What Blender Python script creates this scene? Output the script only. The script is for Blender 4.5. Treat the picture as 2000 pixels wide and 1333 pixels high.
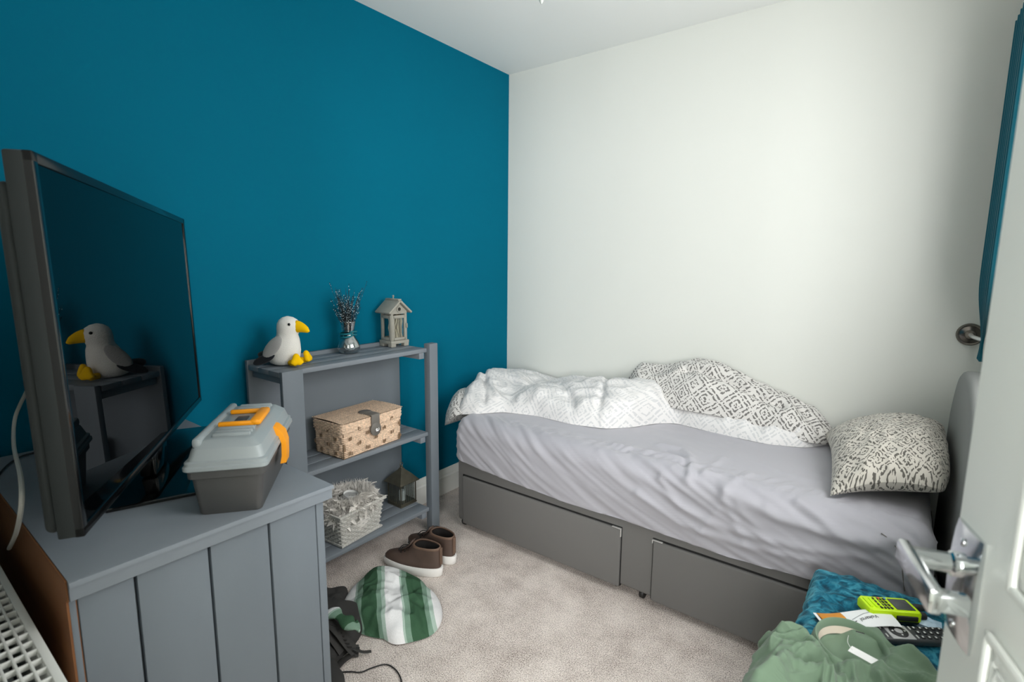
import bpy, bmesh, math, random
import numpy as np
from mathutils import Vector, Matrix
random.seed(7); np.random.seed(7)
PI = math.pi
for o in list(bpy.data.objects): bpy.data.objects.remove(o)
scene = bpy.context.scene
col = scene.collection

# ------------------------------------------------------------------ camera
CAMP = (1.9918602, -2.5748706, 1.2878841); YAW, PITCH, ROLL, FPX = 0.6488184, 0.1462447, 0.0087836, 1010.1142
def cam_axes():
    f = np.array([-math.sin(YAW)*math.cos(PITCH), math.cos(YAW)*math.cos(PITCH), -math.sin(PITCH)])
    r = np.array([math.cos(YAW), math.sin(YAW), 0.0]); u = np.cross(r, f)
    c, s = math.cos(ROLL), math.sin(ROLL)
    return c*r+s*u, -s*r+c*u, f
CR, CU, CF = cam_axes()
cd = bpy.data.cameras.new('camera'); cam = bpy.data.objects.new('camera', cd); col.objects.link(cam)
m = Matrix.Identity(4)
for i in range(3):
    m[i][0] = CR[i]; m[i][1] = CU[i]; m[i][2] = -CF[i]; m[i][3] = CAMP[i]
cam.matrix_world = m
cd.sensor_fit = 'HORIZONTAL'; cd.sensor_width = 36.0; cd.lens = 36.0*FPX/2000.0
cd.clip_start = 0.02
cd.dof.use_dof = True; cd.dof.focus_distance = 2.2; cd.dof.aperture_fstop = 5.0
scene.camera = cam
def at(x, y, ax, v):
    """the point where the line of sight through photo pixel (x, y) meets the plane axis=v"""
    d = CF*FPX + CR*(x-1000) - CU*(y-666.5)
    t = (v-CAMP[ax])/d[ax]
    return np.array(CAMP)+t*d

# ------------------------------------------------------------------ world, daylight, added landing fill, exposure
w = bpy.data.worlds.new('world'); scene.world = w; w.use_nodes = True
bg = w.node_tree.nodes['Background']; bg.inputs[0].default_value = (0.95, 0.97, 1.0, 1); bg.inputs[1].default_value = 1.0
scene.view_settings.view_transform = 'Standard'; scene.view_settings.look = 'None'
scene.view_settings.gamma = 1.0; scene.view_settings.use_curve_mapping = False
scene.view_settings.exposure = 0.40
def area(name, loc, rot, sx, sy, power, color):
    l = bpy.data.lights.new(name, 'AREA'); l.shape = 'RECTANGLE'; l.size = sx; l.size_y = sy; l.energy = power; l.color = color
    o = bpy.data.objects.new(name, l); col.objects.link(o); o.location = loc; o.rotation_euler = rot
    return o
area('window_daylight', (2.50, -1.22, 1.58), (0, PI/2, 0), 1.25, 1.25, 30.0, (1.0, 0.995, 0.985))
area('landing_fill', (2.62, -4.06, 1.55), (PI/2, 0, 0.25), 1.1, 1.25, 112.0, (1.0, 0.995, 0.985))  # added fill light behind the camera, evens out the walls

# ------------------------------------------------------------------ helpers
def lin(c): return c/12.92 if c <= 0.04045 else ((c+0.055)/1.055)**2.4
def rgb(r, g, b): return (lin(r/255), lin(g/255), lin(b/255), 1.0)

class MB:
    def __init__(s): s.v = []; s.f = []; s.mi = []; s.uv = []
    def add(s, vs, fs, mi=0, mat=None, uvs=None):
        b = len(s.v)
        for i, p in enumerate(vs):
            p = Vector(p)
            if mat is not None: p = mat @ p
            s.v.append(tuple(p)); s.uv.append(tuple(uvs[i]) if uvs is not None else (p[0], p[1]))
        for f in fs: s.f.append(tuple(b+i for i in f)); s.mi.append(mi)
        return s
    def box(s, lo, hi, bev=0.0, mi=0, mat=None, seg=2):
        lo = Vector(lo); hi = Vector(hi)
        bm = bmesh.new(); bmesh.ops.create_cube(bm, size=1)
        for v in bm.verts: v.co = Vector([(lo[k]+hi[k])/2+v.co[k]*(hi[k]-lo[k]) for k in range(3)])
        if bev > 0:
            bmesh.ops.bevel(bm, geom=list(bm.edges), offset=min(bev, 0.49*min(abs(hi[k]-lo[k]) for k in range(3))), segments=seg, affect='EDGES', profile=0.5)
        bm.verts.index_update()
        s.add([v.co.copy() for v in bm.verts], [[v.index for v in f.verts] for f in bm.faces], mi, mat); bm.free(); return s
    def tube(s, pts, r, n=8, mi=0, mat=None, flat=1.0, caps=True, up=None):
        pts = [Vector(p) for p in pts]; rs = r if hasattr(r, '__len__') else [r]*len(pts)
        vs = []; fs = []; prev = None
        for i, p in enumerate(pts):
            t = (pts[min(i+1, len(pts)-1)]-pts[max(i-1, 0)])
            t = t.normalized() if t.length > 1e-9 else Vector((0, 0, 1))
            if prev is None:
                a = Vector(up) if up else (Vector((0, 0, 1)) if abs(t.z) < 0.9 else Vector((1, 0, 0)))
            else: a = prev
            a = (a-t*a.dot(t)).normalized(); b = t.cross(a); prev = a
            for k in range(n):
                an = 2*PI*k/n
                vs.append(p+(a*math.cos(an)*flat+b*math.sin(an))*rs[i])
        for i in range(len(pts)-1):
            for k in range(n):
                k2 = (k+1) % n
                fs.append((i*n+k, i*n+k2, (i+1)*n+k2, (i+1)*n+k))
        if caps:
            fs.append(tuple(reversed(range(n)))); fs.append(tuple((len(pts)-1)*n+k for k in range(n)))
        return s.add(vs, fs, mi, mat)
    def rings(s, rings, mi=0, mat=None, cap0=True, cap1=True, uvs=None):
        n = len(rings[0]); vs = [p for r in rings for p in r]; fs = []
        for i in range(len(rings)-1):
            for k in range(n):
                k2 = (k+1) % n
                fs.append((i*n+k, i*n+k2, (i+1)*n+k2, (i+1)*n+k))
        if cap0: fs.append(tuple(reversed(range(n))))
        if cap1: fs.append(tuple((len(rings)-1)*n+k for k in range(n)))
        return s.add(vs, fs, mi, mat, uvs)
    def lathe(s, prof, n=24, mi=0, mat=None, cap0=True, cap1=True):
        return s.rings([[(r*math.cos(2*PI*k/n), r*math.sin(2*PI*k/n), z) for k in range(n)] for r, z in prof], mi, mat, cap0, cap1)
    def prism(s, poly, z0, z1, mi=0, mat=None):
        return s.rings([[(p[0], p[1], z0) for p in poly], [(p[0], p[1], z1) for p in poly]], mi, mat)
    def ell(s, c, r, mi=0, mat=None, nu=16, nv=10):
        M = Matrix.Translation(Vector(c)) @ Matrix.Diagonal((r[0], r[1], r[2], 1))
        if mat is not None: M = mat @ M
        return s.rings([[(math.sin(a)*math.cos(2*PI*k/nu), math.sin(a)*math.sin(2*PI*k/nu), -math.cos(a)) for k in range(nu)] for a in [0.02+(PI-0.04)*i/nv for i in range(nv+1)]], mi, M)
    def grid(s, P, mi=0, uv=None, wrap=False):
        h, wd = P.shape[:2]
        fs = []
        for i in range(h-1):
            for j in range(wd-1 if not wrap else wd):
                j2 = (j+1) % wd
                fs.append((i*wd+j, i*wd+j2, (i+1)*wd+j2, (i+1)*wd+j))
        return s.add(P.reshape(-1, 3).tolist(), fs, mi, None, uv.reshape(-1, 2).tolist() if uv is not None else None)
    def mesh(s, name, mats, smooth=40):
        me = bpy.data.meshes.new(name); me.from_pydata(s.v, [], s.f)
        for mt in (mats if isinstance(mats, (list, tuple)) else [mats]): me.materials.append(M[mt] if isinstance(mt, str) else mt)
        me.polygons.foreach_set('material_index', s.mi)
        uvl = me.uv_layers.new(name='UVMap'); idx = np.empty(len(me.loops), dtype=np.int32); me.loops.foreach_get('vertex_index', idx)
        uvl.data.foreach_set('uv', np.array(s.uv, dtype=np.float32)[idx].ravel())
        if smooth is not None:
            me.polygons.foreach_set('use_smooth', [True]*len(me.polygons))
            if smooth < 180: me.set_sharp_from_angle(angle=math.radians(smooth))
        me.update(); return me
    def build(s, name, mats, parent=None, smooth=40, label=None):
        o = bpy.data.objects.new(name, s.mesh(name, mats, smooth)); col.objects.link(o)
        if parent is not None: o.parent = parent
        if label: o['label'] = label
        return o
def tag(o, label, cat, group=None, kind=None):
    if label: o['label'] = label
    if cat: o['category'] = cat
    if group: o['group'] = group
    if kind: o['kind'] = kind
    return o
def thing(name, label, cat, loc=(0, 0, 0), rz=0, group=None, rot=None):
    o = bpy.data.objects.new(name, None); col.objects.link(o); o.empty_display_size = 0.05
    o.location = loc; o.rotation_euler = rot if rot else (0, 0, rz)
    return tag(o, label, cat, group)
def struct(o): o['kind'] = 'structure'; return o
def inst(me, name, parent=None, loc=(0, 0, 0), rot=(0, 0, 0), scale=(1, 1, 1)):
    o = bpy.data.objects.new(name, me); col.objects.link(o); o.parent = parent; o.location = loc; o.rotation_euler = rot; o.scale = scale
    return o

# ---- noise
_perm = np.random.RandomState(3).permutation(256); _perm = np.concatenate([_perm, _perm, _perm])
def perlin(x, y):
    x = np.asarray(x, float); y = np.asarray(y, float)
    xi = np.floor(x).astype(int); yi = np.floor(y).astype(int); xf = x-xi; yf = y-yi
    xi &= 255; yi &= 255
    u = xf*xf*xf*(xf*(xf*6-15)+10); v = yf*yf*yf*(yf*(yf*6-15)+10)
    def g(ix, iy, dx, dy):
        a = _perm[_perm[ix]+iy]*(2*PI/256.0); return np.cos(a)*dx+np.sin(a)*dy
    n00 = g(xi, yi, xf, yf); n10 = g(xi+1, yi, xf-1, yf); n01 = g(xi, yi+1, xf, yf-1); n11 = g(xi+1, yi+1, xf-1, yf-1)
    return (n00*(1-u)+n10*u)*(1-v)+(n01*(1-u)+n11*u)*v
def fbm(x, y, o=3):
    s = 0; a = 1.0
    for k in range(o): s = s+a*perlin(x*2**k+k*17.3, y*2**k+k*9.1); a *= 0.5
    return s
def ridge(x, y): return 1.0-np.minimum(1, np.abs(perlin(x, y))*2.6)
def sstep(a, b, x):
    t = np.clip((x-a)/(b-a), 0, 1); return t*t*(3-2*t)
def crease(X, Y, pts, wd):
    """bump of width wd along a polyline"""
    best = np.full(np.shape(X), 1e9)
    for (x0, y0), (x1, y1) in zip(pts[:-1], pts[1:]):
        dx, dy = x1-x0, y1-y0; L = dx*dx+dy*dy
        t = np.clip(((X-x0)*dx+(Y-y0)*dy)/L, 0, 1)
        best = np.minimum(best, (X-x0-t*dx)**2+(Y-y0-t*dy)**2)
    return np.exp(-best/(2*wd*wd))
def normals(P):
    du = np.gradient(P, axis=1); dv = np.gradient(P, axis=0)
    n = np.cross(du, dv); l = np.linalg.norm(n, axis=2, keepdims=True); return n/np.maximum(l, 1e-12)

def smooth_pts(pts, n=8):
    pts = [np.array(p, float) for p in pts]; out = []
    for i in range(len(pts)-1):
        p0 = pts[max(i-1, 0)]; p1 = pts[i]; p2 = pts[i+1]; p3 = pts[min(i+2, len(pts)-1)]
        for k in range(n):
            t = k/n; out.append(0.5*((2*p1)+(-p0+p2)*t+(2*p0-5*p1+4*p2-p3)*t*t+(-p0+3*p1-3*p2+p3)*t**3))
    out.append(pts[-1]); return [tuple(p) for p in out]

# ------------------------------------------------------------------ materials
M = {}
def mat(name, color, rough=0.6, metal=0.0, spec=0.5, bump=None, vary=None, **kw):
    """bump=(scale, strength, distance, stretch xyz); vary=(scale, amount): light/dark mottling of the paint itself"""
    mt = bpy.data.materials.new(name); mt.use_nodes = True; nt = mt.node_tree; bs = nt.nodes['Principled BSDF']
    bs.inputs['Base Color'].default_value = color; bs.inputs['Roughness'].default_value = rough; bs.inputs['Metallic'].default_value = metal
    bs.inputs['Specular IOR Level'].default_value = spec
    for k, v in kw.items(): bs.inputs[k.replace('_', ' ')].default_value = v
    tc = nt.nodes.new('ShaderNodeTexCoord')
    if bump:
        mp = nt.nodes.new('ShaderNodeMapping'); mp.inputs['Scale'].default_value = bump[3] if len(bump) > 3 else (1, 1, 1)
        nz = nt.nodes.new('ShaderNodeTexNoise'); nz.inputs['Scale'].default_value = bump[0]; nz.inputs['Detail'].default_value = 3
        bp = nt.nodes.new('ShaderNodeBump'); bp.inputs['Strength'].default_value = bump[1]; bp.inputs['Distance'].default_value = bump[2]
        nt.links.new(tc.outputs['Object'], mp.inputs[0]); nt.links.new(mp.outputs[0], nz.inputs[0])
        nt.links.new(nz.outputs[0], bp.inputs['Height']); nt.links.new(bp.outputs[0], bs.inputs['Normal'])
    if vary:
        mp = nt.nodes.new('ShaderNodeMapping'); mp.inputs['Scale'].default_value = vary[2] if len(vary) > 2 else (1, 1, 1)
        nz = nt.nodes.new('ShaderNodeTexNoise'); nz.inputs['Scale'].default_value = vary[0]; nz.inputs['Detail'].default_value = 4
        mr = nt.nodes.new('ShaderNodeMapRange'); mr.inputs[1].default_value = 0.3; mr.inputs[2].default_value = 0.7
        mr.inputs[3].default_value = 1-vary[1]; mr.inputs[4].default_value = 1+vary[1]
        mx = nt.nodes.new('ShaderNodeVectorMath'); mx.operation = 'SCALE'; mx.inputs[0].default_value = color[:3]
        nt.links.new(tc.outputs['Object'], mp.inputs[0]); nt.links.new(mp.outputs[0], nz.inputs[0]); nt.links.new(nz.outputs[0], mr.inputs[0])
        nt.links.new(mr.outputs[0], mx.inputs['Scale']); nt.links.new(mx.outputs[0], bs.inputs['Base Color'])
    M[name] = mt; return mt
class NB:
    """tiny node helper"""
    def __init__(s, mt): s.nt = mt.node_tree; s.bs = s.nt.nodes['Principled BSDF']
    def n(s, t, **kw):
        nd = s.nt.nodes.new(t)
        for k, v in kw.items(): setattr(nd, k, v)
        return nd
    def l(s, a, b): s.nt.links.new(a, b)
    def math(s, op, a, b=None, c=None):
        nd = s.n('ShaderNodeMath', operation=op)
        for i, q in enumerate((a, b, c)):
            if q is None: continue
            if isinstance(q, (int, float)): nd.inputs[i].default_value = q
            else: s.l(q, nd.inputs[i])
        return nd.outputs[0]
    def ramp(s, fac, stops, interp='CONSTANT'):
        r = s.n('ShaderNodeValToRGB'); r.color_ramp.interpolation = interp
        e = r.color_ramp.elements
        while len(e) > 1: e.remove(e[-1])
        e[0].position = stops[0][0]; e[0].color = stops[0][1]
        for p, c in stops[1:]:
            q = e.new(p); q.color = c
        s.l(fac, r.inputs[0]); return r.outputs[0]

mat('blue_paint', rgb(0, 100, 126), 0.75, spec=0.06, bump=(260, 0.08, 0.002), vary=(1.2, 0.03))
mat('white_paint', rgb(220, 222, 216), 0.7, spec=0.25, bump=(220, 0.06, 0.002))
mat('ceiling_paint', rgb(240, 241, 238), 0.85, spec=0.1)
mat('gloss_white', rgb(232, 233, 228), 0.35, bump=(60, 0.03, 0.001))
mat('door_white', rgb(240, 243, 238), 0.4, bump=(60, 0.02, 0.001))
mat('radiator_white', rgb(232, 233, 228), 0.35)
mat('radiator_dark', rgb(120, 124, 124), 0.5)
mat('grey_paint', rgb(122, 129, 136), 0.55, spec=0.35, bump=(30, 0.25, 0.0015, (1, 0.12, 1)), vary=(5, 0.06, (1, 0.3, 1)))
mat('grey_paint_v', rgb(110, 118, 125), 0.6, spec=0.35, bump=(30, 0.2, 0.0012, (1, 1, 0.08)), vary=(5, 0.05, (1, 1, 0.3)))
mat('raw_wood', rgb(120, 76, 40), 0.7, bump=(26, 0.4, 0.002, (0.15, 1, 1)), vary=(9, 0.35, (0.12, 1, 1)))
mat('divan_fabric', rgb(106, 105, 103), 0.85, spec=0.2, bump=(900, 0.15, 0.001))
mat('headboard_fabric', rgb(140, 142, 140), 0.8, spec=0.2, bump=(700, 0.15, 0.001))
mat('gap_black', rgb(14, 14, 14), 0.8)
mat('bright_metal', rgb(220, 220, 218), 0.3, 0.6)
mat('sheet_grey', rgb(168, 167, 174), 0.62, spec=0.25, bump=(1100, 0.06, 0.0006), Sheen_Weight=0.25)
mat('black_gloss', rgb(8, 9, 10), 0.08, spec=0.6)
mat('tv_plastic', rgb(42, 46, 46), 0.6, spec=0.3, bump=(300, 0.05, 0.001), vary=(3, 0.06))
mat('tv_bezel', rgb(10, 11, 12), 0.14, spec=0.6)
mat('tv_screen', rgb(3, 4, 5), 0.012, spec=0.2)
mat('cable_white', rgb(208, 206, 198), 0.45)
mat('cable_black', rgb(26, 25, 25), 0.5)
mat('box_dark', rgb(72, 72, 72), 0.5, bump=(500, 0.1, 0.0008))
mat('box_grey', rgb(150, 158, 160), 0.42, bump=(400, 0.06, 0.0006))
mat('orange_plastic', rgb(250, 160, 12), 0.4)
mat('plush_white', rgb(232, 230, 224), 0.95, spec=0.1, bump=(420, 0.7, 0.003), Sheen_Weight=0.5)
mat('plush_grey', rgb(158, 158, 156), 0.95, spec=0.1, bump=(420, 0.7, 0.003), Sheen_Weight=0.4)
mat('plush_black', rgb(24, 28, 34), 0.95, spec=0.1, bump=(420, 0.6, 0.003), Sheen_Weight=0.2)
mat('plush_yellow', rgb(248, 196, 8), 0.9, spec=0.15, bump=(420, 0.4, 0.002))
mat('eye_black', rgb(10, 10, 10), 0.1)
mat('glass', (1, 1, 1, 1), 0.02, Transmission_Weight=1.0, IOR=1.45)
mat('silver_fill', rgb(180, 186, 188), 0.25, 0.6, bump=(120, 0.8, 0.01))
mat('teal_ribbon', rgb(0, 104, 116), 0.6)
mat('twig_dark', rgb(22, 30, 34), 0.7)
mat('bead', rgb(225, 240, 244), 0.2, 0.0)
mat('bead_dark', rgb(30, 44, 48), 0.2, 0.4)
mat('house_wood', rgb(150, 148, 138), 0.7, bump=(60, 0.3, 0.001, (1, 1, 0.2)), vary=(20, 0.06))
mat('driftwood', rgb(196, 178, 150), 0.75, vary=(60, 0.25, (1, 1, 0.15)))
mat('hole_dark', rgb(40, 38, 34), 0.8)
mat('seagrass', rgb(224, 196, 170), 0.75, bump=(300, 0.5, 0.002), vary=(140, 0.28))
mat('seagrass_dark', rgb(132, 108, 84), 0.8, vary=(120, 0.3))
mat('strap_grey', rgb(112, 108, 102), 0.5, bump=(200, 0.1, 0.001))
mat('wicker_grey', rgb(190, 188, 182), 0.75, bump=(250, 0.4, 0.001), vary=(160, 0.25))
mat('feather', rgb(238, 234, 228), 0.8, spec=0.2, vary=(40, 0.06), Subsurface_Weight=0.0)
mat('ribbon_white', rgb(225, 226, 224), 0.5)
mat('lantern_metal', rgb(104, 101, 88), 0.42, 0.75, bump=(120, 0.15, 0.001), vary=(30, 0.15))
mat('shoe_brown', rgb(80, 64, 56), 0.55, bump=(500, 0.2, 0.001), vary=(30, 0.1))
mat('shoe_trim', rgb(104, 82, 68), 0.6, vary=(40, 0.1))
mat('shoe_sole', rgb(232, 230, 226), 0.55)
mat('shoe_dark', rgb(22, 18, 16), 0.8)
mat('bag_black', rgb(54, 53, 52), 0.85, spec=0.25, bump=(600, 0.3, 0.001))
mat('strap_black', rgb(46, 44, 42), 0.7, bump=(700, 0.4, 0.001))
mat('shirt_green', rgb(112, 134, 112), 0.85, spec=0.15, bump=(900, 0.1, 0.0006), Sheen_Weight=0.2)
mat('shirt_green_dark', rgb(112, 134, 112), 0.85, spec=0.15)
mat('neck_tape', rgb(226, 212, 196), 0.8)
mat('label_black', rgb(34, 33, 33), 0.7)
mat('paper_white', rgb(238, 238, 236), 0.6)
mat('print_dark', rgb(58, 62, 66), 0.6)
mat('print_grey', rgb(150, 154, 156), 0.6)
mat('sachet_white', rgb(240, 242, 242), 0.28)
mat('sachet_orange', rgb(226, 146, 12), 0.2, 0.45)
mat('remote_black', rgb(58, 60, 62), 0.4)
mat('remote_silver', rgb(186, 186, 186), 0.4, 0.2)
mat('button_dark', rgb(38, 39, 40), 0.4)
mat('radio_yellow', rgb(206, 246, 6), 0.4)
mat('radio_black', rgb(34, 35, 36), 0.5)
mat('radio_screen', rgb(72, 76, 76), 0.25)
mat('button_white', rgb(214, 214, 210), 0.5)
mat('button_orange', rgb(232, 112, 60), 0.5)
mat('button_blue', rgb(90, 160, 196), 0.5)
mat('wrapper_blue', rgb(196, 222, 242), 0.2, Alpha=0.85)
mat('chrome', rgb(205, 208, 210), 0.12, 1.0)
mat('pewter', rgb(120, 114, 108), 0.25, 0.9)
mat('curtain_teal', rgb(0, 88, 104), 0.85, spec=0.2, bump=(700, 0.2, 0.001), Sheen_Weight=0.2)
mat('ottoman_fabric', rgb(70, 72, 74), 0.9)
mat('bulb', rgb(170, 176, 172), 0.3)
mat('landing_carpet', rgb(150, 146, 140), 0.95)
mat('frame_white', rgb(235, 236, 235), 0.35)

# velvet throw
mt = mat('velvet_teal', rgb(16, 104, 130), 0.75, spec=0.2, Sheen_Weight=0.5, Sheen_Roughness=0.35, Sheen_Tint=(0.3, 0.75, 0.85, 1))
b = NB(mt); tc = b.n('ShaderNodeTexCoord')
nz = b.n('ShaderNodeTexNoise'); nz.inputs['Scale'].default_value = 34; nz.inputs['Detail'].default_value = 5; nz.inputs['Distortion'].default_value = 1.2; b.l(tc.outputs['Object'], nz.inputs[0])
n2 = b.n('ShaderNodeTexNoise'); n2.inputs['Scale'].default_value = 420; b.l(tc.outputs['Object'], n2.inputs[0])
c = b.ramp(nz.outputs[0], [(0.36, rgb(2, 50, 70)), (0.50, rgb(14, 96, 120)), (0.64, rgb(60, 140, 160))], 'LINEAR'); b.l(c, b.bs.inputs['Base Color'])
bp = b.n('ShaderNodeBump'); bp.inputs['Strength'].default_value = 0.6; bp.inputs['Distance'].default_value = 0.003
b.l(b.math('ADD', b.math('MULTIPLY', nz.outputs[0], 2.0), b.math('MULTIPLY', n2.outputs[0], 0.5)), bp.inputs['Height']); b.l(bp.outputs[0], b.bs.inputs['Normal'])

# carpet
mt = mat('carpet', rgb(188, 181, 175), 0.95, spec=0.1)
b = NB(mt); tc = b.n('ShaderNodeTexCoord')
n1 = b.n('ShaderNodeTexNoise'); n1.inputs['Scale'].default_value = 260; n1.inputs['Detail'].default_value = 3; b.l(tc.outputs['Object'], n1.inputs[0])
n2 = b.n('ShaderNodeTexNoise'); n2.inputs['Scale'].default_value = 7; n2.inputs['Detail'].default_value = 5; n2.inputs['Roughness'].default_value = 0.65; b.l(tc.outputs['Object'], n2.inputs[0])
f = b.math('ADD', b.math('MULTIPLY', n1.outputs[0], 0.75), b.math('MULTIPLY', n2.outputs[0], 0.35))
c = b.ramp(f, [(0.38, rgb(136, 124, 116)), (0.52, rgb(208, 196, 188)), (0.66, rgb(248, 238, 230))], 'LINEAR'); b.l(c, b.bs.inputs['Base Color'])
bp = b.n('ShaderNodeBump'); bp.inputs['Strength'].default_value = 1.0; bp.inputs['Distance'].default_value = 0.006
b.l(n1.outputs[0], bp.inputs['Height']); b.l(bp.outputs[0], b.bs.inputs['Normal'])

def ikat(name, base, line, cell, warp):
    """printed cotton: rows of hand-drawn nested diamonds"""
    mt = mat(name, base, 0.8, spec=0.2, Sheen_Weight=0.15); b = NB(mt)
    uv = b.n('ShaderNodeUVMap'); uv.uv_map = 'UVMap'
    nz = b.n('ShaderNodeTexNoise'); nz.inputs['Scale'].default_value = 60; nz.inputs['Detail'].default_value = 2; b.l(uv.outputs[0], nz.inputs[0])
    sub = b.n('ShaderNodeVectorMath', operation='SUBTRACT'); b.l(nz.outputs[1], sub.inputs[0]); sub.inputs[1].default_value = (0.5, 0.5, 0.5)
    ma = b.n('ShaderNodeVectorMath', operation='MULTIPLY_ADD'); b.l(sub.outputs[0], ma.inputs[0]); ma.inputs[1].default_value = (warp, warp, 0); b.l(uv.outputs[0], ma.inputs[2])
    sp = b.n('ShaderNodeSeparateXYZ'); b.l(ma.outputs[0], sp.inputs[0])
    def tri(s, k):
        fr = b.math('FRACT', b.math('MULTIPLY', s, k)); return b.math('ABSOLUTE', b.math('SUBTRACT', fr, 0.5))
    ax = tri(sp.outputs[0], 1/cell[0]); ay = tri(sp.outputs[1], 1/cell[1])
    d = b.math('ADD', ax, ay)
    W0 = base; L0 = line
    cd_ = b.ramp(d, [(0, L0), (0.09, W0), (0.17, L0), (0.235, W0), (0.36, L0), (0.44, W0), (0.53, L0), (0.60, W0), (0.78, L0), (0.85, W0), (0.92, L0)])
    # break the lines into strokes
    e = b.math('SUBTRACT', ax, ay); fr = b.math('FRACT', b.math('MULTIPLY', e, 3.0)); brk = b.math('GREATER_THAN', fr, 0.16)
    n2 = b.n('ShaderNodeTexNoise'); n2.inputs['Scale'].default_value = 40; b.l(uv.outputs[0], n2.inputs[0])
    k = b.math('MULTIPLY', brk, b.math('GREATER_THAN', n2.outputs[0], 0.38))
    mx = b.n('ShaderNodeMix', data_type='RGBA'); b.l(k, mx.inputs[0]); mx.inputs[6].default_value = W0; b.l(cd_, mx.inputs[7])
    b.l(mx.outputs[2], b.bs.inputs['Base Color'])
    bp = b.n('ShaderNodeBump'); bp.inputs['Strength'].default_value = 0.25; bp.inputs['Distance'].default_value = 0.004
    tc = b.n('ShaderNodeTexCoord'); n3 = b.n('ShaderNodeTexNoise'); n3.inputs['Scale'].default_value = 45; n3.inputs['Detail'].default_value = 3; b.l(tc.outputs['Object'], n3.inputs[0])
    b.l(n3.outputs[0], bp.inputs['Height']); b.l(bp.outputs[0], b.bs.inputs['Normal'])
ikat('ikat_light', rgb(214, 213, 212), rgb(194, 195, 196), (0.115, 0.14), 0.012)
ikat('ikat_dark', rgb(206, 204, 200), rgb(112, 110, 108), (0.10, 0.125), 0.016)
ikat('ikat_pillow', rgb(204, 199, 189), rgb(98, 95, 89), (0.115, 0.10), 0.024)

# striped shirt: bands across u, period 0.17 m
mt = mat('shirt_stripes', rgb(230, 231, 229), 0.85, spec=0.15); b = NB(mt)
uv = b.n('ShaderNodeUVMap'); uv.uv_map = 'UVMap'; sp = b.n('ShaderNodeSeparateXYZ'); b.l(uv.outputs[0], sp.inputs[0])
fr = b.math('FRACT', b.math('DIVIDE', sp.outputs[0], 0.17))
Wt, Hg, Lg, Dg = rgb(232, 232, 232), rgb(120, 148, 130), rgb(168, 188, 176), rgb(58, 90, 66)
c = b.ramp(fr, [(0, Wt), (0.27, Lg), (0.32, Hg), (0.44, Dg), (0.75, Hg), (0.84, Lg), (0.92, Wt)])
nz = b.n('ShaderNodeTexNoise'); nz.inputs['Scale'].default_value = 500; b.l(uv.outputs[0], nz.inputs[0])
mx = b.n('ShaderNodeMix', data_type='RGBA', blend_type='MULTIPLY'); mx.inputs[0].default_value = 0.35; b.l(c, mx.inputs[6]); b.l(nz.outputs[0], mx.inputs[7])
hs = b.n('ShaderNodeHueSaturation'); hs.inputs['Value'].default_value = 1.12; b.l(mx.outputs[2], hs.inputs['Color']); b.l(hs.outputs[0], b.bs.inputs['Base Color'])

# window pane: thin clear glass
mt = bpy.data.materials.new('window_glass'); mt.use_nodes = True; nt = mt.node_tree; nt.nodes.remove(nt.nodes['Principled BSDF'])
tr = nt.nodes.new('ShaderNodeBsdfTransparent'); gl = nt.nodes.new('ShaderNodeBsdfGlossy'); gl.inputs['Roughness'].default_value = 0.02
mx = nt.nodes.new('ShaderNodeMixShader'); mx.inputs[0].default_value = 0.06
nt.links.new(tr.outputs[0], mx.inputs[1]); nt.links.new(gl.outputs[0], mx.inputs[2]); nt.links.new(mx.outputs[0], nt.nodes['Material Output'].inputs[0])
M['window_glass'] = mt
# thin lantern/vase glass
for nm, k, kf in (('thin_glass', 0.03, 0.25), ('vase_glass', 0.20, 0.6)):
    mt = bpy.data.materials.new(nm); mt.use_nodes = True; nt = mt.node_tree; nt.nodes.remove(nt.nodes['Principled BSDF'])
    tr = nt.nodes.new('ShaderNodeBsdfTransparent'); tr.inputs[0].default_value = (0.9, 0.93, 0.93, 1); gl = nt.nodes.new('ShaderNodeBsdfGlossy'); gl.inputs['Roughness'].default_value = 0.03
    lw = nt.nodes.new('ShaderNodeLayerWeight'); lw.inputs[0].default_value = 0.35
    mm = nt.nodes.new('ShaderNodeMath'); mm.operation = 'MULTIPLY_ADD'; mm.inputs[1].default_value = kf; mm.inputs[2].default_value = k; nt.links.new(lw.outputs['Facing'], mm.inputs[0])
    mx = nt.nodes.new('ShaderNodeMixShader'); nt.links.new(mm.outputs[0], mx.inputs[0])
    nt.links.new(tr.outputs[0], mx.inputs[1]); nt.links.new(gl.outputs[0], mx.inputs[2]); nt.links.new(mx.outputs[0], nt.nodes['Material Output'].inputs[0])
    M[nm] = mt

# ------------------------------------------------------------------ room shell
WX, FY, HZ = 2.31, -2.56, 2.4         # window wall x, door wall y, ceiling
struct(MB().box((-0.1, -2.66, -0.1), (WX+0.12, 0.1, 0)).build('floor', 'carpet', smooth=None))
struct(MB().box((-0.1, -2.66, HZ), (WX+0.12, 0.1, HZ+0.1)).build('ceiling', 'ceiling_paint', smooth=None))
struct(MB().box((-0.1, -2.66, 0), (0, 0.1, HZ)).build('wall_left', 'blue_paint', smooth=None))
struct(MB().box((0, 0, 0), (WX, 0.1, HZ)).build('wall_back', 'white_paint', smooth=None))
WY0, WY1, WZ0, WZ1 = -1.86, -0.58, 0.98, 2.14
wr = MB().box((WX, -2.66, 0), (WX+0.12, WY0, HZ)).box((WX, WY1, 0), (WX+0.12, 0.1, HZ)).box((WX, WY0, 0), (WX+0.12, WY1, WZ0)).box((WX, WY0, WZ1), (WX+0.12, WY1, HZ))
struct(wr.build('wall_right', 'white_paint', smooth=None))
DX0, DX1, DZ = 1.46, 2.24, 2.03       # doorway
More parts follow.
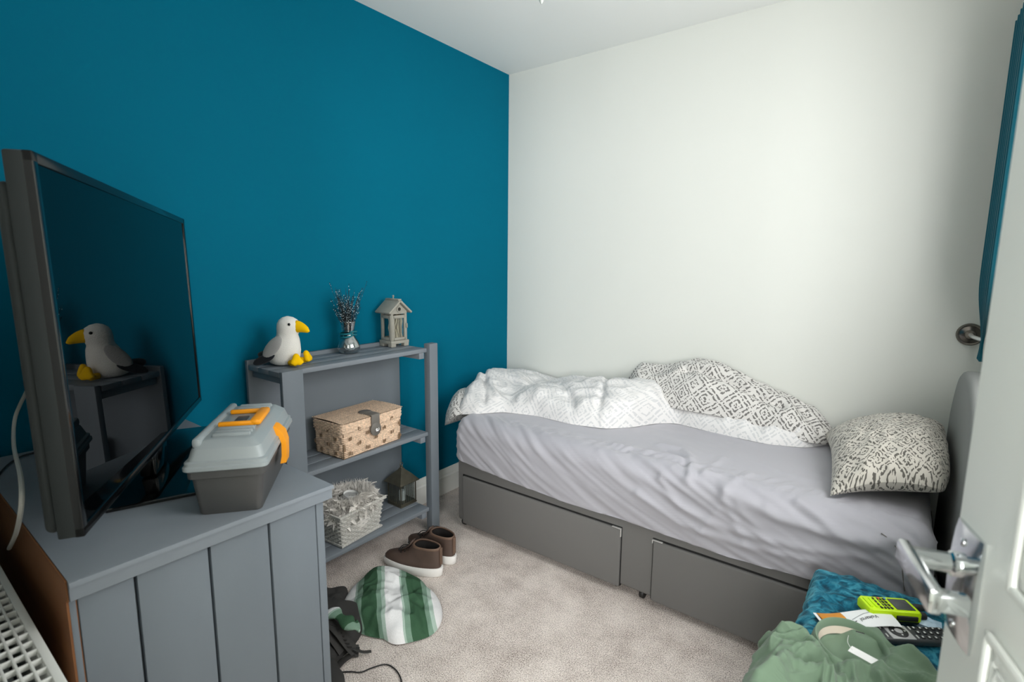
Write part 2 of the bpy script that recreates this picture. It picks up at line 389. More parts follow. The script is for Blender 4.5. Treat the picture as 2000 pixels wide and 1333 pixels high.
struct(MB().box((0, FY-0.1, 0), (DX0, FY, HZ)).box((DX1, FY-0.1, 0), (WX, FY, HZ)).box((DX0, FY-0.1, DZ), (DX1, FY, HZ)).build('wall_front', 'white_paint', smooth=None))
# skirting: moulded profile
def skirting(name, p0, p1, nrm):
    prof = [(0, 0), (0.018, 0), (0.018, 0.098), (0.013, 0.106), (0.012, 0.120), (0.007, 0.130), (0.006, 0.140), (0, 0.142)]
    p0 = Vector(p0); p1 = Vector(p1); nv = Vector(nrm)
    struct(MB().rings([[tuple(p+nv*a+Vector((0, 0, z))) for a, z in prof] for p in (p0, p1)]).build(name, 'gloss_white', smooth=25))
skirting('baseboard_left', (0, FY, 0), (0, 0, 0), (1, 0, 0))
skirting('baseboard_back', (0, 0, 0), (WX, 0, 0), (0, -1, 0))
skirting('baseboard_right', (WX, 0, 0), (WX, FY, 0), (-1, 0, 0))
skirting('baseboard_front', (DX0-0.07, FY, 0), (0, FY, 0), (0, 1, 0))
# door casing
struct(MB().box((DX0-0.065, FY, 0), (DX0, FY+0.016, DZ+0.065), 0.004).box((DX0-0.065, FY, DZ), (DX1+0.06, FY+0.016, DZ+0.065), 0.004).build('trim_1', 'gloss_white'))
# window on the right wall
wn = struct(thing('window_1', None, None, (WX, 0, 0)))
fr = MB(); t = 0.055
for a, bb in (((0.03, WY0, WZ0), (0.09, WY0+t, WZ1)), ((0.03, WY1-t, WZ0), (0.09, WY1, WZ1)), ((0.032, WY0+t-0.004, WZ0), (0.088, WY1-t+0.004, WZ0+t)), ((0.032, WY0+t-0.004, WZ1-t), (0.088, WY1-t+0.004, WZ1)), ((0.034, (WY0+WY1)/2-0.03, WZ0+t-0.004), (0.086, (WY0+WY1)/2+0.03, WZ1-t+0.004))):
    fr.box(a, bb, 0.006)
fr.build('window_frame', 'frame_white', wn)
MB().box((0.055, WY0+t, WZ0+t), (0.06, (WY0+WY1)/2-0.03, WZ1-t)).build('pane', 'window_glass', wn, smooth=None)
MB().box((0.055, (WY0+WY1)/2+0.03, WZ0+t), (0.06, WY1-t, WZ1-t)).build('pane', 'window_glass', wn, smooth=None)
MB().box((-0.06, WY0-0.04, WZ0-0.025), (0.03, WY1+0.04, WZ0), 0.008).build('window_sill', 'gloss_white', wn)
# landing behind the doorway, with an invented window in its back wall
struct(MB().box((0.9, -3.9, -0.1), (3.5, -2.66, 0)).build('floor_landing', 'landing_carpet', smooth=None))
struct(MB().box((0.9, -3.9, HZ), (3.5, -2.66, HZ+0.1)).build('ceiling_landing', 'ceiling_paint', smooth=None))
struct(MB().box((0.8, -4.0, 0), (2.07, -3.9, HZ)).box((3.17, -4.0, 0), (3.6, -3.9, HZ)).box((2.07, -4.0, 0), (3.17, -3.9, 0.92)).box((2.07, -4.0, 2.18), (3.17, -3.9, HZ)).build('wall_landing_back', 'white_paint', smooth=None))
w2 = struct(thing('window_added', None, None, (2.62, -3.95, 1.55)))  # invented, unseen window put in to go with the landing fill light
fr = MB()
for lo, hi in (((-0.55, -0.63), (-0.5, 0.63)), ((0.5, -0.63), (0.55, 0.63)), ((-0.502, -0.63), (0.502, -0.58)), ((-0.502, 0.58), (0.502, 0.63)), ((-0.025, -0.582), (0.025, 0.582))): fr.box((lo[0], -0.03 if hi[1]-lo[1] > 1.2 else -0.027, lo[1]), (hi[0], 0.03 if hi[1]-lo[1] > 1.2 else 0.027, hi[1]), 0.006)
fr.build('window_frame', 'frame_white', w2)
for s_ in (-1, 1): MB().box((min(s_*0.025, s_*0.5), -0.003, -0.58), (max(s_*0.025, s_*0.5), 0.003, 0.58)).build('pane', 'window_glass', w2, smooth=None)
struct(MB().box((0.8, -3.9, 0), (0.9, -2.66, HZ)).build('wall_landing_left', 'white_paint', smooth=None))
struct(MB().box((3.5, -3.9, 0), (3.6, -2.66, HZ)).build('wall_landing_right', 'white_paint', smooth=None))
struct(MB().box((WX+0.12, -2.76, 0), (3.6, -2.66, HZ)).build('wall_landing_front', 'white_paint', smooth=None))

# ------------------------------------------------------------------ the open door
EX, EY = 2.058, -1.885; HX, HY = 2.236, -2.555
dl = math.hypot(HX-EX, HY-EY)
door = struct(thing('door_1', 'white panelled door standing open with a chrome lever handle', None, (HX, HY, 0.012)))
# local +X runs from the hinge to the free edge, local +Y is the room-side face seen by the camera
ax_ = Vector(((EX-HX)/dl, (EY-HY)/dl, 0)); door.rotation_euler = (0, 0, math.atan2(ax_.y, ax_.x))
DW, DH, TH = dl, 1.985, 0.04
slab = MB()
panels = [(0.10, 0.30, 0.20, 0.80), (DW-0.30, DW-0.10, 0.20, 0.80), (0.10, 0.30, 1.00, 1.55), (DW-0.30, DW-0.10, 1.00, 1.55), (0.10, 0.30, 1.66, 1.88), (DW-0.30, DW-0.10, 1.66, 1.88)]
panels = [(0.095, DW/2-0.045, 0.20, 0.955), (DW/2+0.045, 0.60, 0.20, 0.955), (0.095, DW/2-0.045, 1.005, 1.87), (DW/2+0.045, 0.578, 1.005, 1.87)]
slab.box((0, -TH, 0), (DW, 0, DH), 0.003)
slab.build('door_leaf', 'door_white', door)
for side, y0 in ((1, 0), (-1, -TH)):
    for (x0, x1, z0, z1) in panels:
        pm = MB()
        for k, (ins, hgt) in enumerate(((0.0, 0.006), (0.012, 0.003), (0.022, 0.005))):
            wd_ = 0.010
            a, bq, cq, dq = x0+ins, x1-ins, z0+ins, z1-ins
            for lo, hi in (((a, cq), (bq, cq+wd_)), ((a, dq-wd_), (bq, dq)), ((a, cq), (a+wd_, dq)), ((bq-wd_, cq), (bq, dq))):
                pm.box((lo[0], min(y0, y0+side*hgt), lo[1]), (hi[0], max(y0, y0+side*hgt), hi[1]), 0.003)
        pm.box((x0+0.05, min(y0, y0+side*0.006), z0+0.05), (x1-0.05, max(y0, y0+side*0.006), z1-0.05), 0.005)
        pm.build('panel_moulding', 'door_white', door)
hx = 0.658; hz = 0.957
for side, y0 in ((1, 0), (-1, -TH)):
    hd = thing('door_handle', None, None, (hx, y0, hz)); hd.parent = door
    if side < 0: hd.scale = (1, -1, 1)
    bm_ = MB(); rows = []
    for i in range(11):
        t_ = (i-5)/5.0; zz = 0.058*t_+0.006; hw = 0.030*(1.0 if abs(t_) < 0.99 else 0.94); bow = 0.004+0.006*(1-t_**2)
        rows.append([(-hw, 0, zz), (-hw, bow*0.5, zz), (-hw*0.6, bow*0.9, zz), (0, bow, zz), (hw*0.6, bow*0.9, zz), (hw, bow*0.5, zz), (hw, 0, zz)])
    bm_.rings([[(-p[0], p[1], p[2]) for p in r] for r in rows])
    for zz in (0.050, -0.038): bm_.lathe([(0.004, 0), (0.004, 0.0012), (0.0025, 0.0018)], 10, mat=Matrix.Translation((0, 0.0065, zz)) @ Matrix.Rotation(-PI/2, 4, 'X'))
    bm_.build('backplate', 'chrome', hd, smooth=50)
    MB().lathe([(0.0125, 0.007), (0.0125, 0.014), (0.0100, 0.016), (0.0100, 0.050)], 20, mat=Matrix.Translation((0, 0, 0.026)) @ Matrix.Rotation(-PI/2, 4, 'X')).build('neck', 'chrome', hd)
    # flat lever that runs back towards the hinge and returns to the door face
    lv = MB(); lv.box((-0.084, 0.046, 0.014), (0.013, 0.057, 0.038), 0.003)
    lv.box((-0.084, 0.026, 0.017), (-0.070, 0.055, 0.035), 0.003)
    lv.build('lever', 'chrome', hd)
hg = MB()
for zz in (0.25, 1.0, 1.75): hg.lathe([(0.007, 0), (0.007, 0.08)], 10, mat=Matrix.Translation((-0.004, 0.006, zz)))
hg.build('hinge', 'chrome', door)

# ------------------------------------------------------------------ pendant lamp (only its tip shows at the top of the frame)
pl = thing('pendant_lamp', 'bare candle bulb on a short pendant cord under the ceiling', 'lamp', (1.118, -1.302, 1.998))
MB().lathe([(0.045, 0.395), (0.045, 0.405), (0.02, 0.415)], 20).build('ceiling_rose', 'gloss_white', pl)
MB().tube([(0, 0, 0.15), (0, 0, 0.4)], 0.0032, 8).build('cord', 'gloss_white', pl)
MB().lathe([(0.014, 0.085), (0.017, 0.10), (0.017, 0.135), (0.006, 0.155)], 16).build('lamp_holder', 'gloss_white', pl)
MB().lathe([(0.001, 0.0), (0.004, 0.004), (0.009, 0.016), (0.016, 0.038), (0.0175, 0.052), (0.015, 0.07), (0.0115, 0.088)], 18).build('bulb', 'bulb', pl)

# ------------------------------------------------------------------ divan bed
BX0, BX1, BY, BZ0, BZ1 = 0.322, 2.155, -0.805, 0.035, 0.345
bed = thing('divan_bed', 'grey upholstered single divan bed with two drawers and a rounded headboard', 'bed', (0, 0, 0))
xm = 1.27
for x0, x1 in ((BX0, BX1),):
    MB().box((x0, BY, BZ0), (x1, -0.02, BZ1), 0.012, seg=3).build('divan_base', 'divan_fabric', bed)
def drawer(x0, x1, lite):
    MB().box((x0-0.004, BY-0.0015, BZ0-0.004), (x1+0.004, BY+0.03, 0.279), 0.001).build('drawer_recess', 'gap_black', bed)
    d = MB().box((x0, BY-0.012, BZ0-0.006), (x1, BY+0.01, 0.272), 0.007, seg=3).build('drawer_front', 'divan_fabric', bed)
    xa = x1+0.0015 if lite > 0 else x0-0.0015
    s = -1 if lite > 0 else 1
    e = MB().box((min(xa, xa+s*0.038), BY-0.0125, 0.2735), (max(xa, xa+s*0.038), BY-0.004, 0.2765), 0.0006).box((xa-0.0016, BY-0.0125, 0.272-0.03 if lite > 0 else 0.262), (xa+0.0016, BY-0.004, 0.2765), 0.0006)
    e.build('drawer_edge_clip', 'bright_metal', bed)
drawer(0.362, 1.195, 1); drawer(1.327, 2.11, -1)
for cx, cy in ((0.345, BY+0.03), (xm+0.012, BY+0.03), (2.10, BY+0.03), (0.345, -0.08), (xm, -0.08), (2.10, -0.08)):
    c_ = MB().lathe([(0.019, -0.009), (0.021, -0.006), (0.021, 0.006), (0.019, 0.009)], 16, mat=Matrix.Translation((cx, cy, 0.021)) @ Matrix.Rotation(PI/2, 4, 'Y'))
    c_.box((cx-0.006, cy-0.008, 0.02), (cx+0.006, cy+0.008, 0.04), 0.002); c_.build('castor', 'cable_black', bed)
# headboard: padded panel with a softly arched top
hb = []
ny = 40
for i in range(ny+1):
    t_ = i/ny; yy = -0.03-0.78*t_; q = abs(2*t_-1)
    hb.append((yy, 0.955-0.22*q**3.2-(0.12 if q > 0.97 else 0)*(q-0.97)/0.03))
ring = [(y, z) for y, z in hb]+[(-0.81, 0.05), (-0.03, 0.05)]
def hring(x, ins):
    cy, cz = -0.42, 0.5; return [(x, cy+(y-cy)*(1-ins/0.39), cz+(z-cz)*(1-ins/0.45)) for y, z in ring]
MB().rings([hring(2.166, 0.03), hring(2.168, 0.016), hring(2.174, 0.005), hring(2.184, 0), hring(2.214, 0), hring(2.226, 0.006), hring(2.23, 0.02)]).build('headboard', 'headboard_fabric', bed, smooth=60)

# ------------------------------------------------------------------ draping helper
def drape(a, b_, rect, R, top, dmax):
    """flat cloth coordinates a,b -> points over a box with rounded edges; rect=inner rect, dmax = how far the cloth goes over the edge"""
    x0, x1, y0, y1 = rect
    cx = np.clip(a, x0, x1); cy = np.clip(b_, y0, y1); dx = a-cx; dy = b_-cy
    d = np.sqrt(dx*dx+dy*dy); n = np.maximum(d, 1e-9); dx, dy = dx/n, dy/n
    d = np.minimum(d, dmax); th = np.minimum(d/R, PI/2)
    off = R*np.sin(th); z = top-R*(1-np.cos(th))-np.maximum(0, d-R*PI/2)
    return np.stack([cx+dx*off, cy+dy*off, z], -1), d

# ------------------------------------------------------------------ mattress under its fitted sheet
NA, NBv = 300, 150
rect = (0.375, 2.06, -0.755, -0.075); R_ = 0.065; TOP = 0.565
a1 = np.linspace(0.375-0.30, 2.06+0.30, NA); b1 = np.linspace(-0.755-0.30, -0.075+0.06, NBv)
A, B = np.meshgrid(a1, b1)
hem = np.interp(A, [0.28, 0.36, 0.66, 0.95, 1.2, 1.6, 2.1], [0.352, 0.35, 0.325, 0.312, 0.318, 0.308, 0.34])
dmax = TOP-R_-hem+R_*PI/2
P, D = drape(A, B, rect, R_, TOP, dmax)
front = np.clip((-0.755-B), -0.4, 0.3)              # distance past the front top edge
side = sstep(-0.10, 0.05, front)
foot = np.exp(-((A-0.45)/0.22)**2); right = sstep(1.05, 1.5, A)
sk = A-front*np.interp(A, [0.3, 0.8, 1.4, 2.0], [1.5, 1.3, 1.9, 2.4])
W = 0.0
amp = 0.0105*side*(0.55+0.45*sstep(-0.3, 0.3, perlin(A*2.3+3, B*2.0)))
W = W+amp*(ridge(sk*8.5+1.3, front*3.2+0.4)-0.35)+0.5*amp*(ridge(sk*19+7, front*5)-0.4)
W = W+0.009*foot*side*(ridge((A-front*1.4)*16, front*2.5+4)-0.4)
band = np.exp(-((front+0.035)/0.05)**2)*sstep(0.45, 0.7, A)
W = W+0.0075*band*(ridge(A*21+front*9, front*9+2)-0.4)
topm = 1-side
W = W+topm*(0.004*fbm(A*4, B*5, 2)+0.0028*(ridge(A*4+B*2, B*10+5)-0.45)*sstep(-0.25, 0.2, perlin(A*1.7+9, B*2+1)))
def pc(*pts): return [tuple(at(x, y, 2, TOP)[:2]) for x, y in pts]
W = W+0.009*crease(A, B, pc((1190, 868), (1250, 880), (1345, 901)), 0.010)-0.006*crease(A, B, pc((1190, 876), (1250, 888), (1342, 909)), 0.007)
W = W+0.011*crease(A, B, pc((1290, 870), (1335, 880), (1352, 900), (1346, 925)), 0.012)-0.006*crease(A, B, pc((1300, 880), (1335, 893), (1340, 920)), 0.007)
W = W+0.006*crease(A, B, pc((1375, 925), (1410, 930)), 0.009)+0.006*crease(A, B, pc((1375, 925), (1400, 905), (1412, 895)), 0.009)+0.006*crease(A, B, pc((1320, 975), (1410, 950), (1460, 925)), 0.011)
W = W+0.006*crease(A, B, pc((1440, 960), (1500, 1000)), 0.011)+0.006*crease(A, B, pc((1410, 940), (1440, 990)), 0.010)
# long drag lines along the head end of the side
for px_ in ([(1290, 935), (1330, 985), (1420, 1030), (1560, 1065), (1690, 1085)], [(1420, 960), (1520, 1010), (1640, 1040), (1740, 1065)], [(1560, 975), (1640, 1010), (1745, 1052)], [(1250, 960), (1330, 1020), (1440, 1060), (1600, 1095)], [(1500, 990), (1580, 1030), (1700, 1065)]):
    flat = []
    for x, y in px_:
        q = at(x, y, 1, -0.82)
        if q[2] < TOP-0.02: flat.append((q[0], -0.755-(R_*PI/2+TOP-R_-q[2])))
        else:
            q = at(x, y, 2, TOP); flat.append((q[0], q[1]))
    W = W+0.010*crease(A, B, flat, 0.011)
W = W*sstep(0.0, 0.02, dmax-D+0.012)
W = W*np.where(B > -0.06, 0.2, 1.0)
# sag at the middle of the side
P2 = P+normals(P)*W[..., None]
P2[..., 1] -= 0.010*side*np.sin(np.clip(front/0.28, 0, 1)*PI)
P2[..., 2] = np.where(D < 0.02, np.maximum(P2[..., 2], TOP-0.012), P2[..., 2])
mtr = thing('mattress', 'single mattress under a rumpled silver-grey fitted sheet, on the divan', 'mattress', (0, 0, 0))
MB().grid(P2).build('fitted_sheet', 'sheet_grey', mtr, smooth=180)
MB().box((0.335, -0.79, 0.347), (2.10, -0.03, 0.50), 0.03).build('mattress_core', 'paper_white', mtr)
cs = []; Nn_ = normals(P2); Nn_ = np.where((Nn_[..., 1:2] > 0), -Nn_, Nn_)
flatP = P2.reshape(-1, 3); dirs = flatP-np.array(CAMP); sel = (D.reshape(-1) > 0.02) & (flatP[:, 1] < -0.7) & (flatP[:, 0] > 1.8)
pxs = 1000+FPX*(dirs @ CR)/(dirs @ CF); pys = 666.5-FPX*(dirs @ CU)/(dirs @ CF)
for x, y in ((1722, 1040), (1731, 1048), (1740, 1058), (1749, 1068), (1757, 1080), (1761, 1092), (1763, 1105), (1764, 1122), (1765, 1140), (1766, 1155)):
    i_ = np.argmin(np.where(sel, (pxs-x)**2+(pys-y)**2, 1e9)); cs.append(tuple(flatP[i_]+Nn_.reshape(-1, 3)[i_]*0.0012))
cs = np.array(cs); cs[1:-1] = (cs[:-2]+cs[1:-1]+cs[2:])/3; cs[1:-1] = (cs[:-2]+cs[1:-1]+cs[2:])/3; cs[:, 1] -= 0.001; cs = smooth_pts(list(cs), 3)
MB().tube(cs, 0.0017, 6).build('corner_seam', 'strap_grey', mtr)

# ------------------------------------------------------------------ duvet: one quilt, light face in front, dark face folded up behind
duv = thing('duvet', 'crumpled white duvet with grey diamond print bunched along the wall side of the bed', 'duvet', (0, 0, 0))
def lobe(name, mt_, xs, yf, yb, crest, tc, zf, seedo, fold, nx=220, nt_=90, mat_back=None):
    X = np.linspace(xs[0], xs[-1], nx); T = np.linspace(0, 1, nt_)
    YF = np.interp(X, xs, yf); YB = np.interp(X, xs, yb); CZ = np.interp(X, xs, crest); ZF = np.interp(X, xs, zf)
    k = np.ones(9)/9.0
    def sm(v): return np.convolve(np.pad(v, 4, 'edge'), k, 'valid')
    YF, YB, CZ, ZF = map(sm, (YF, YB, CZ, ZF))
    Xg, Tg = np.meshgrid(X, T)
    e = np.clip(np.minimum((Xg-xs[0]), (xs[-1]-Xg))/0.10, 0, 1); endr = np.sqrt(np.clip(1-(1-e)**2, 0, 1))
    # cross-section: rounded nose at the front, crest at tc, gentle fall to the wall
    nose = np.sqrt(np.clip(1-(1-np.clip(Tg/tc, 0, 1))**2, 0, 1)); back = 1-0.42*np.clip((Tg-tc)/(1-tc), 0, 1)**1.6
    z = ZF[None]+(CZ-ZF)[None]*np.where(Tg < tc, nose, back)*(0.06+0.94*endr)
    mid = (YF+YB)/2
    y = YF[None]+(YB-YF)[None]*Tg
    y = mid[None]+(y-mid[None])*(0.55+0.45*endr)
    P = np.stack([Xg, y, z], -1)
    S = np.cumsum(np.concatenate([np.zeros((1, nx)), np.linalg.norm(np.diff(P, axis=0), axis=2)]), axis=0)
    n = normals(P); n = np.where((n[..., 2:3] < 0), -n, n)
    wr = fold(Xg, y, S, Tg)*np.clip(Tg*9, 0, 1)*np.clip((1-Tg)*6, 0, 1)*(0.3+0.7*endr)
    P = P+n*wr[..., None]
    P[..., 1] = np.minimum(P[..., 1], -0.008)
    uv = np.stack([Xg+0.05*fbm(Xg*2+seedo, S*2, 2), S*1.0+0.05*fbm(Xg*2.2, S*2+seedo, 2)], -1)
    Bt = P.copy(); Bt[..., 2] = np.minimum(ZF[None]*np.ones_like(Xg)-0.001, P[..., 2])
    mb = MB().grid(P, 0, uv).grid(Bt[:, ::-1], 0, uv[:, ::-1])
    mb.build(name, mt_, duv, smooth=180)
    return P
def fold_light(X, Y, S, T):
    f = 0.017*(ridge(X*3.1+Y*5.5+1, (Y-X*0.25)*7+3)-0.4)+0.0095*(ridge(X*9+Y*9, Y*15-X*4+11)-0.45)+0.016*fbm(X*2.6+5, Y*3.5+2, 2)
    def pz(z, *pts): return [tuple(at(x, y, 2, z)[:2]) for x, y in pts]
    f += 0.020*crease(X, Y, pz(.62, (950, 770), (985, 795), (1050, 808)), 0.022)-0.018*crease(X, Y, pz(.62, (945, 765), (960, 780), (995, 802)), 0.012)
    f -= 0.020*crease(X, Y, pz(.65, (1090, 765), (1115, 785), (1125, 805)), 0.014)
    f -= 0.034*crease(X, Y, pz(.63, (1290, 790), (1310, 785), (1350, 795), (1420, 812), (1500, 830)), 0.014)
    f += 0.022*crease(X, Y, pz(.66, (1300, 770), (1380, 788), (1480, 808), (1560, 825)), 0.018)
    f -= 0.016*crease(X, Y, pz(.62, (1455, 800), (1490, 815), (1560, 830)), 0.010)
    # big soft rolls running from the crest down to the front edge
    f += 0.022*crease(X, Y, pz(.66, (1010, 745), (1060, 775), (1110, 800), (1180, 815)), 0.035)
    f += 0.018*crease(X, Y, pz(.68, (1170, 760), (1230, 790), (1270, 805)), 0.040)-0.016*crease(X, Y, pz(.66, (1200, 750), (1180, 775), (1165, 800)), 0.012)
    f -= 0.014*crease(X, Y, pz(.62, (1035, 800), (1100, 818), (1160, 826)), 0.010)-0.012*crease(X, Y, pz(.66, (905, 770), (930, 755), (948, 735)), 0.015)
    f -= 0.020*crease(X, Y, pz(.66, (946, 735), (948, 760), (946, 790)), 0.008)
    return f
lobe('light_side', 'ikat_light',
     [0.115, 0.20, 0.29, 0.38, 0.46, 0.63, 0.83, 0.98, 1.06, 1.13, 1.20, 1.39, 1.60, 1.73, 1.80],
     [-0.60, -0.70, -0.765, -0.735, -0.625, -0.575, -0.585, -0.545, -0.46, -0.32, -0.265, -0.30, -0.31, -0.26, -0.17],
     [-0.02]*15,
     [0.690, 0.712, 0.70, 0.670, 0.645, 0.700, 0.720, 0.740, 0.742, 0.720, 0.70, 0.675, 0.655, 0.63, 0.60], 0.5,
     [0.44, 0.49, 0.555]+[0.567]*12, 1.0, fold_light, nx=300)
def fold_dark(X, Y, S, T):
    return 0.016*fbm(X*5+2, Y*6, 2)+0.013*(ridge(X*5-Y*3+2, Y*16+X*5)-0.4)-0.03*crease(X, Y, [(1.20, -0.19), (1.38, -0.20), (1.62, -0.21)], 0.012)
lobe('dark_side', 'ikat_dark', [0.84, 0.90, 0.96, 1.07, 1.15, 1.25, 1.36, 1.50, 1.64, 1.74, 1.81],
     [-0.17, -0.21, -0.24, -0.26, -0.275, -0.28, -0.275, -0.265, -0.265, -0.26, -0.20], [-0.012]*11,
     [0.67, 0.73, 0.80, 0.80, 0.82, 0.855, 0.835, 0.785, 0.74, 0.69, 0.63], 0.62, [0.60, 0.63, 0.64, 0.64, 0.64, 0.64, 0.64, 0.63, 0.61, 0.59, 0.575], 4.0, fold_dark)
# dark hem turned over at the foot
def fold_s(X, Y, S, T): return 0.008*fbm(X*12, Y*12, 2)
lobe('turned_hem', 'ikat_dark', [0.085, 0.15, 0.21, 0.27, 0.31], [-0.60, -0.72, -0.775, -0.80, -0.80], [-0.40, -0.42, -0.48, -0.55, -0.62],
     [0.61, 0.64, 0.645, 0.62, 0.59], 0.5, [0.43, 0.46, 0.49, 0.54, 0.563], 6.0, fold_s, nx=60, nt_=40)

# ------------------------------------------------------------------ pillow
pw = thing('pillow', 'plump pillow in a cream and charcoal diamond-print case against the headboard', 'pillow', (1.955, -0.405, 0.568))
nu = 70; U, V = np.meshgrid(np.linspace(-1, 1, nu), np.linspace(-1, 1, nu))
cA, cB, cC, cD = map(np.array, ((-0.092, -0.340, 0.010), (-0.180, 0.270, 0.025), (0.208, -0.300, 0.075), (0.205, 0.335, 0.11)))
def bil(u, v): return ((1-u)/2)[..., None]*(((1-v)/2)[..., None]*cA+((1+v)/2)[..., None]*cB)+((1+u)/2)[..., None]*(((1-v)/2)[..., None]*cC+((1+v)/2)[..., None]*cD)
pin = 1-0.10*(1-U**2)*0-0.0
Ui = U*(1-0.10*(1-np.abs(V))**0+0.10*(0.35+0.65*V**2)); Vi = V*(1-0.10+0.10*(0.35+0.65*U**2))
base_ = bil(Ui, Vi)
th = (np.clip(1-U**2, 0, 1)**0.46)*(np.clip(1-V**2, 0, 1)**0.46)
base_[..., 2] += 0.040*(1-np.clip(np.abs(U*V), 0, 1)**2.0)
base_[..., :2] -= (base_[..., :2]-base_[..., :2].mean((0, 1)))*0.16*(np.clip(np.abs(U*V), 0, 1)**3)[..., None]*((U > 0) & (V < 0))[..., None]
wr = 0.008*(ridge(U*3+V*2, V*3.2-U)-0.4)*np.clip(th*2, 0, 1)+0.006*fbm(U*2.4, V*2.4, 2)*th
rad = 0.010*(ridge(np.arctan2(V, U)*3.2, np.hypot(U, V)*0.7)-0.4)*sstep(0.65, 0.95, np.maximum(np.abs(U), np.abs(V)))*np.clip(th*4, 0, 1)
topP = base_.copy(); topP[..., 2] += 0.098*th+wr+rad
botP = base_.copy(); botP[..., 2] = np.maximum(botP[..., 2]-0.085*th, 0.002)
uv = np.stack([U*0.24+0.03*fbm(U, V, 2), V*0.30+0.03*fbm(U+5, V, 2)], -1)
MB().grid(topP, 0, uv).grid(botP[:, ::-1], 0, uv[:, ::-1]).build('pillowcase', 'ikat_pillow', pw, smooth=180)

# ------------------------------------------------------------------ curtain, rod and holdback
cu = thing('curtain', 'teal curtain hanging beside the window at the corner behind the door', 'curtain', (0, 0, 0))
zs = np.linspace(0.965, 2.11, 60); ts = np.linspace(0, 1, 90); Zg, Tg = np.meshgrid(zs, ts)
pinch = 1-0.60*np.exp(-((Zg-1.02)/0.13)**2)-0.25*sstep(1.25, 1.02, Zg)*sstep(0.7, 1.02, Zg)
wid = 0.30*pinch
yy = -0.075-wid*Tg
xx = 2.186+0.030*(1-pinch)+0.028*(1-np.cos(Tg*2*PI*6.0))*0.75*pinch+0.01
MB().grid(np.stack([xx, yy, Zg], -1)).build('curtain_drop', 'curtain_teal', cu, smooth=180)
cr = thing('curtain_rod', 'dark metal curtain rod with a ball finial above the window', 'curtain rod', (2.235, -1.0, 2.155))
MB().tube([(0, -0.85, 0), (0, 0.93, 0)], 0.011, 12).build('rod', 'pewter', cr)
for s in (-1, 1):
    MB().ell((0, s*0.90+0.04, 0), (0.024, 0.024, 0.024)).build('finial', 'pewter', cr)
    MB().box((0, s*0.76-0.01, -0.012), (0.075, s*0.76+0.01, 0.012), 0.003).build('bracket', 'pewter', cr)
hk = at(1896, 655, 1, -0.03)
hb_ = thing('curtain_holdback', 'round pewter curtain holdback with a curved arm on the white wall', 'holdback', (float(hk[0]), -0.001, float(hk[2])))
MB().lathe([(0.030, 0), (0.031, 0.006), (0.027, 0.012), (0.024, 0.011), (0.019, 0.016), (0.013, 0.018), (0.012, 0.015), (0.010, 0.014)], 32, mat=Matrix.Rotation(PI/2, 4, 'X') @ Matrix.Scale(1.35, 4)).build('rosette', 'pewter', hb_)
MB().tube([(0, -0.015, 0), (0.004, -0.04, -0.004), (0.02, -0.07, -0.008), (0.05, -0.10, -0.01), (0.075, -0.13, -0.006)], 0.007, 10).build('arm', 'bright_metal', hb_)

# ------------------------------------------------------------------ radiator
rd = thing('radiator', 'white panel radiator with a slotted top grille beside the grey cabinet', 'radiator', (0.30, -2.535, 0.12))
RL, RD, RH = 1.10, 0.115, 0.53
MB().box((0, RD-0.014, 0), (RL, RD, RH-0.008), 0.005).build('front_panel', 'radiator_white', rd)
MB().box((0, 0.012, 0), (RL, 0.026, RH-0.008), 0.005).build('rear_panel', 'radiator_white', rd)
MB().box((0.02, 0.045, 0.03), (RL-0.02, 0.075, RH-0.05), 0.004).build('convector', 'radiator_dark', rd)
for xx_ in (0, RL-0.006): MB().box((xx_, 0.006, 0), (xx_+0.006, RD+0.003, RH), 0.002).build('end_panel', 'radiator_white', rd)
for k in range(7):
    yb_ = 0.008+k*(RD-0.008-0.012)/6; wd_ = 0.012 if k == 6 else 0.0038
    MB().box((0, yb_, RH-0.012), (RL, yb_+wd_, RH), 0.0015).build('grille_rail', 'radiator_white', rd)
gb = MB().box((-0.0022, 0.008, RH-0.011), (0.0022, RD-0.004, RH-0.001), 0.001).mesh('grille_bar', 'radiator_white')
for k in range(34): inst(gb, 'grille_bar', rd, ((k+1)*RL/35, 0, 0))

# ------------------------------------------------------------------ cabinet
cab = thing('cabinet', 'grey painted wooden cabinet with a planked side under the television', 'cabinet', (0, 0, 0))
CX0, CX1, CY0, CY1, CZT = 0.045, 0.915, -2.385, -1.875, 0.75
tp = MB()
prof = [(-0.010, 0.0), (-0.002, -0.002), (0.0, -0.008), (0.0, -0.011), (-0.004, -0.013), (-0.004, -0.036), (-0.007, -0.038)]
rr = []
for ins, dz in reversed(prof):
    rr.append([(CX0, CY0, CZT+dz), (CX1+ins, CY0, CZT+dz), (CX1+ins, CY1+ins, CZT+dz), (CX0, CY1+ins, CZT+dz)])
tp.rings(rr); tp.build('top', 'grey_paint', cab, smooth=30)
MB().box((CX0+0.01, CY0-0.003, CZT-0.04), (CX1-0.012, CY0-0.0005, CZT-0.001)).box((CX0+0.01, CY0-0.002, 0.05), (CX1-0.028, CY0+0.012, CZT-0.038)).build('back_panel', 'raw_wood', cab, smooth=None)
MB().box((CX0+0.02, CY0+0.013, 0.06), (CX1-0.045, CY1-0.045, CZT-0.038)).build('carcass', 'grey_paint_v', cab, smooth=None)
sx = CX1-0.025
for y0, y1 in ((-2.372, -2.289), (-2.284, -2.159), (-2.154, -2.032), (-2.027, -1.913)):
    MB().box((sx-0.018, y0, 0.05), (sx, y1, CZT-0.038), 0.0022).build('plank', 'grey_paint_v', cab)
MB().box((sx-0.022, -2.384, 0.04), (sx-0.002, -2.374, CZT-0.038), 0.002).build('corner_strip', 'grey_paint_v', cab)
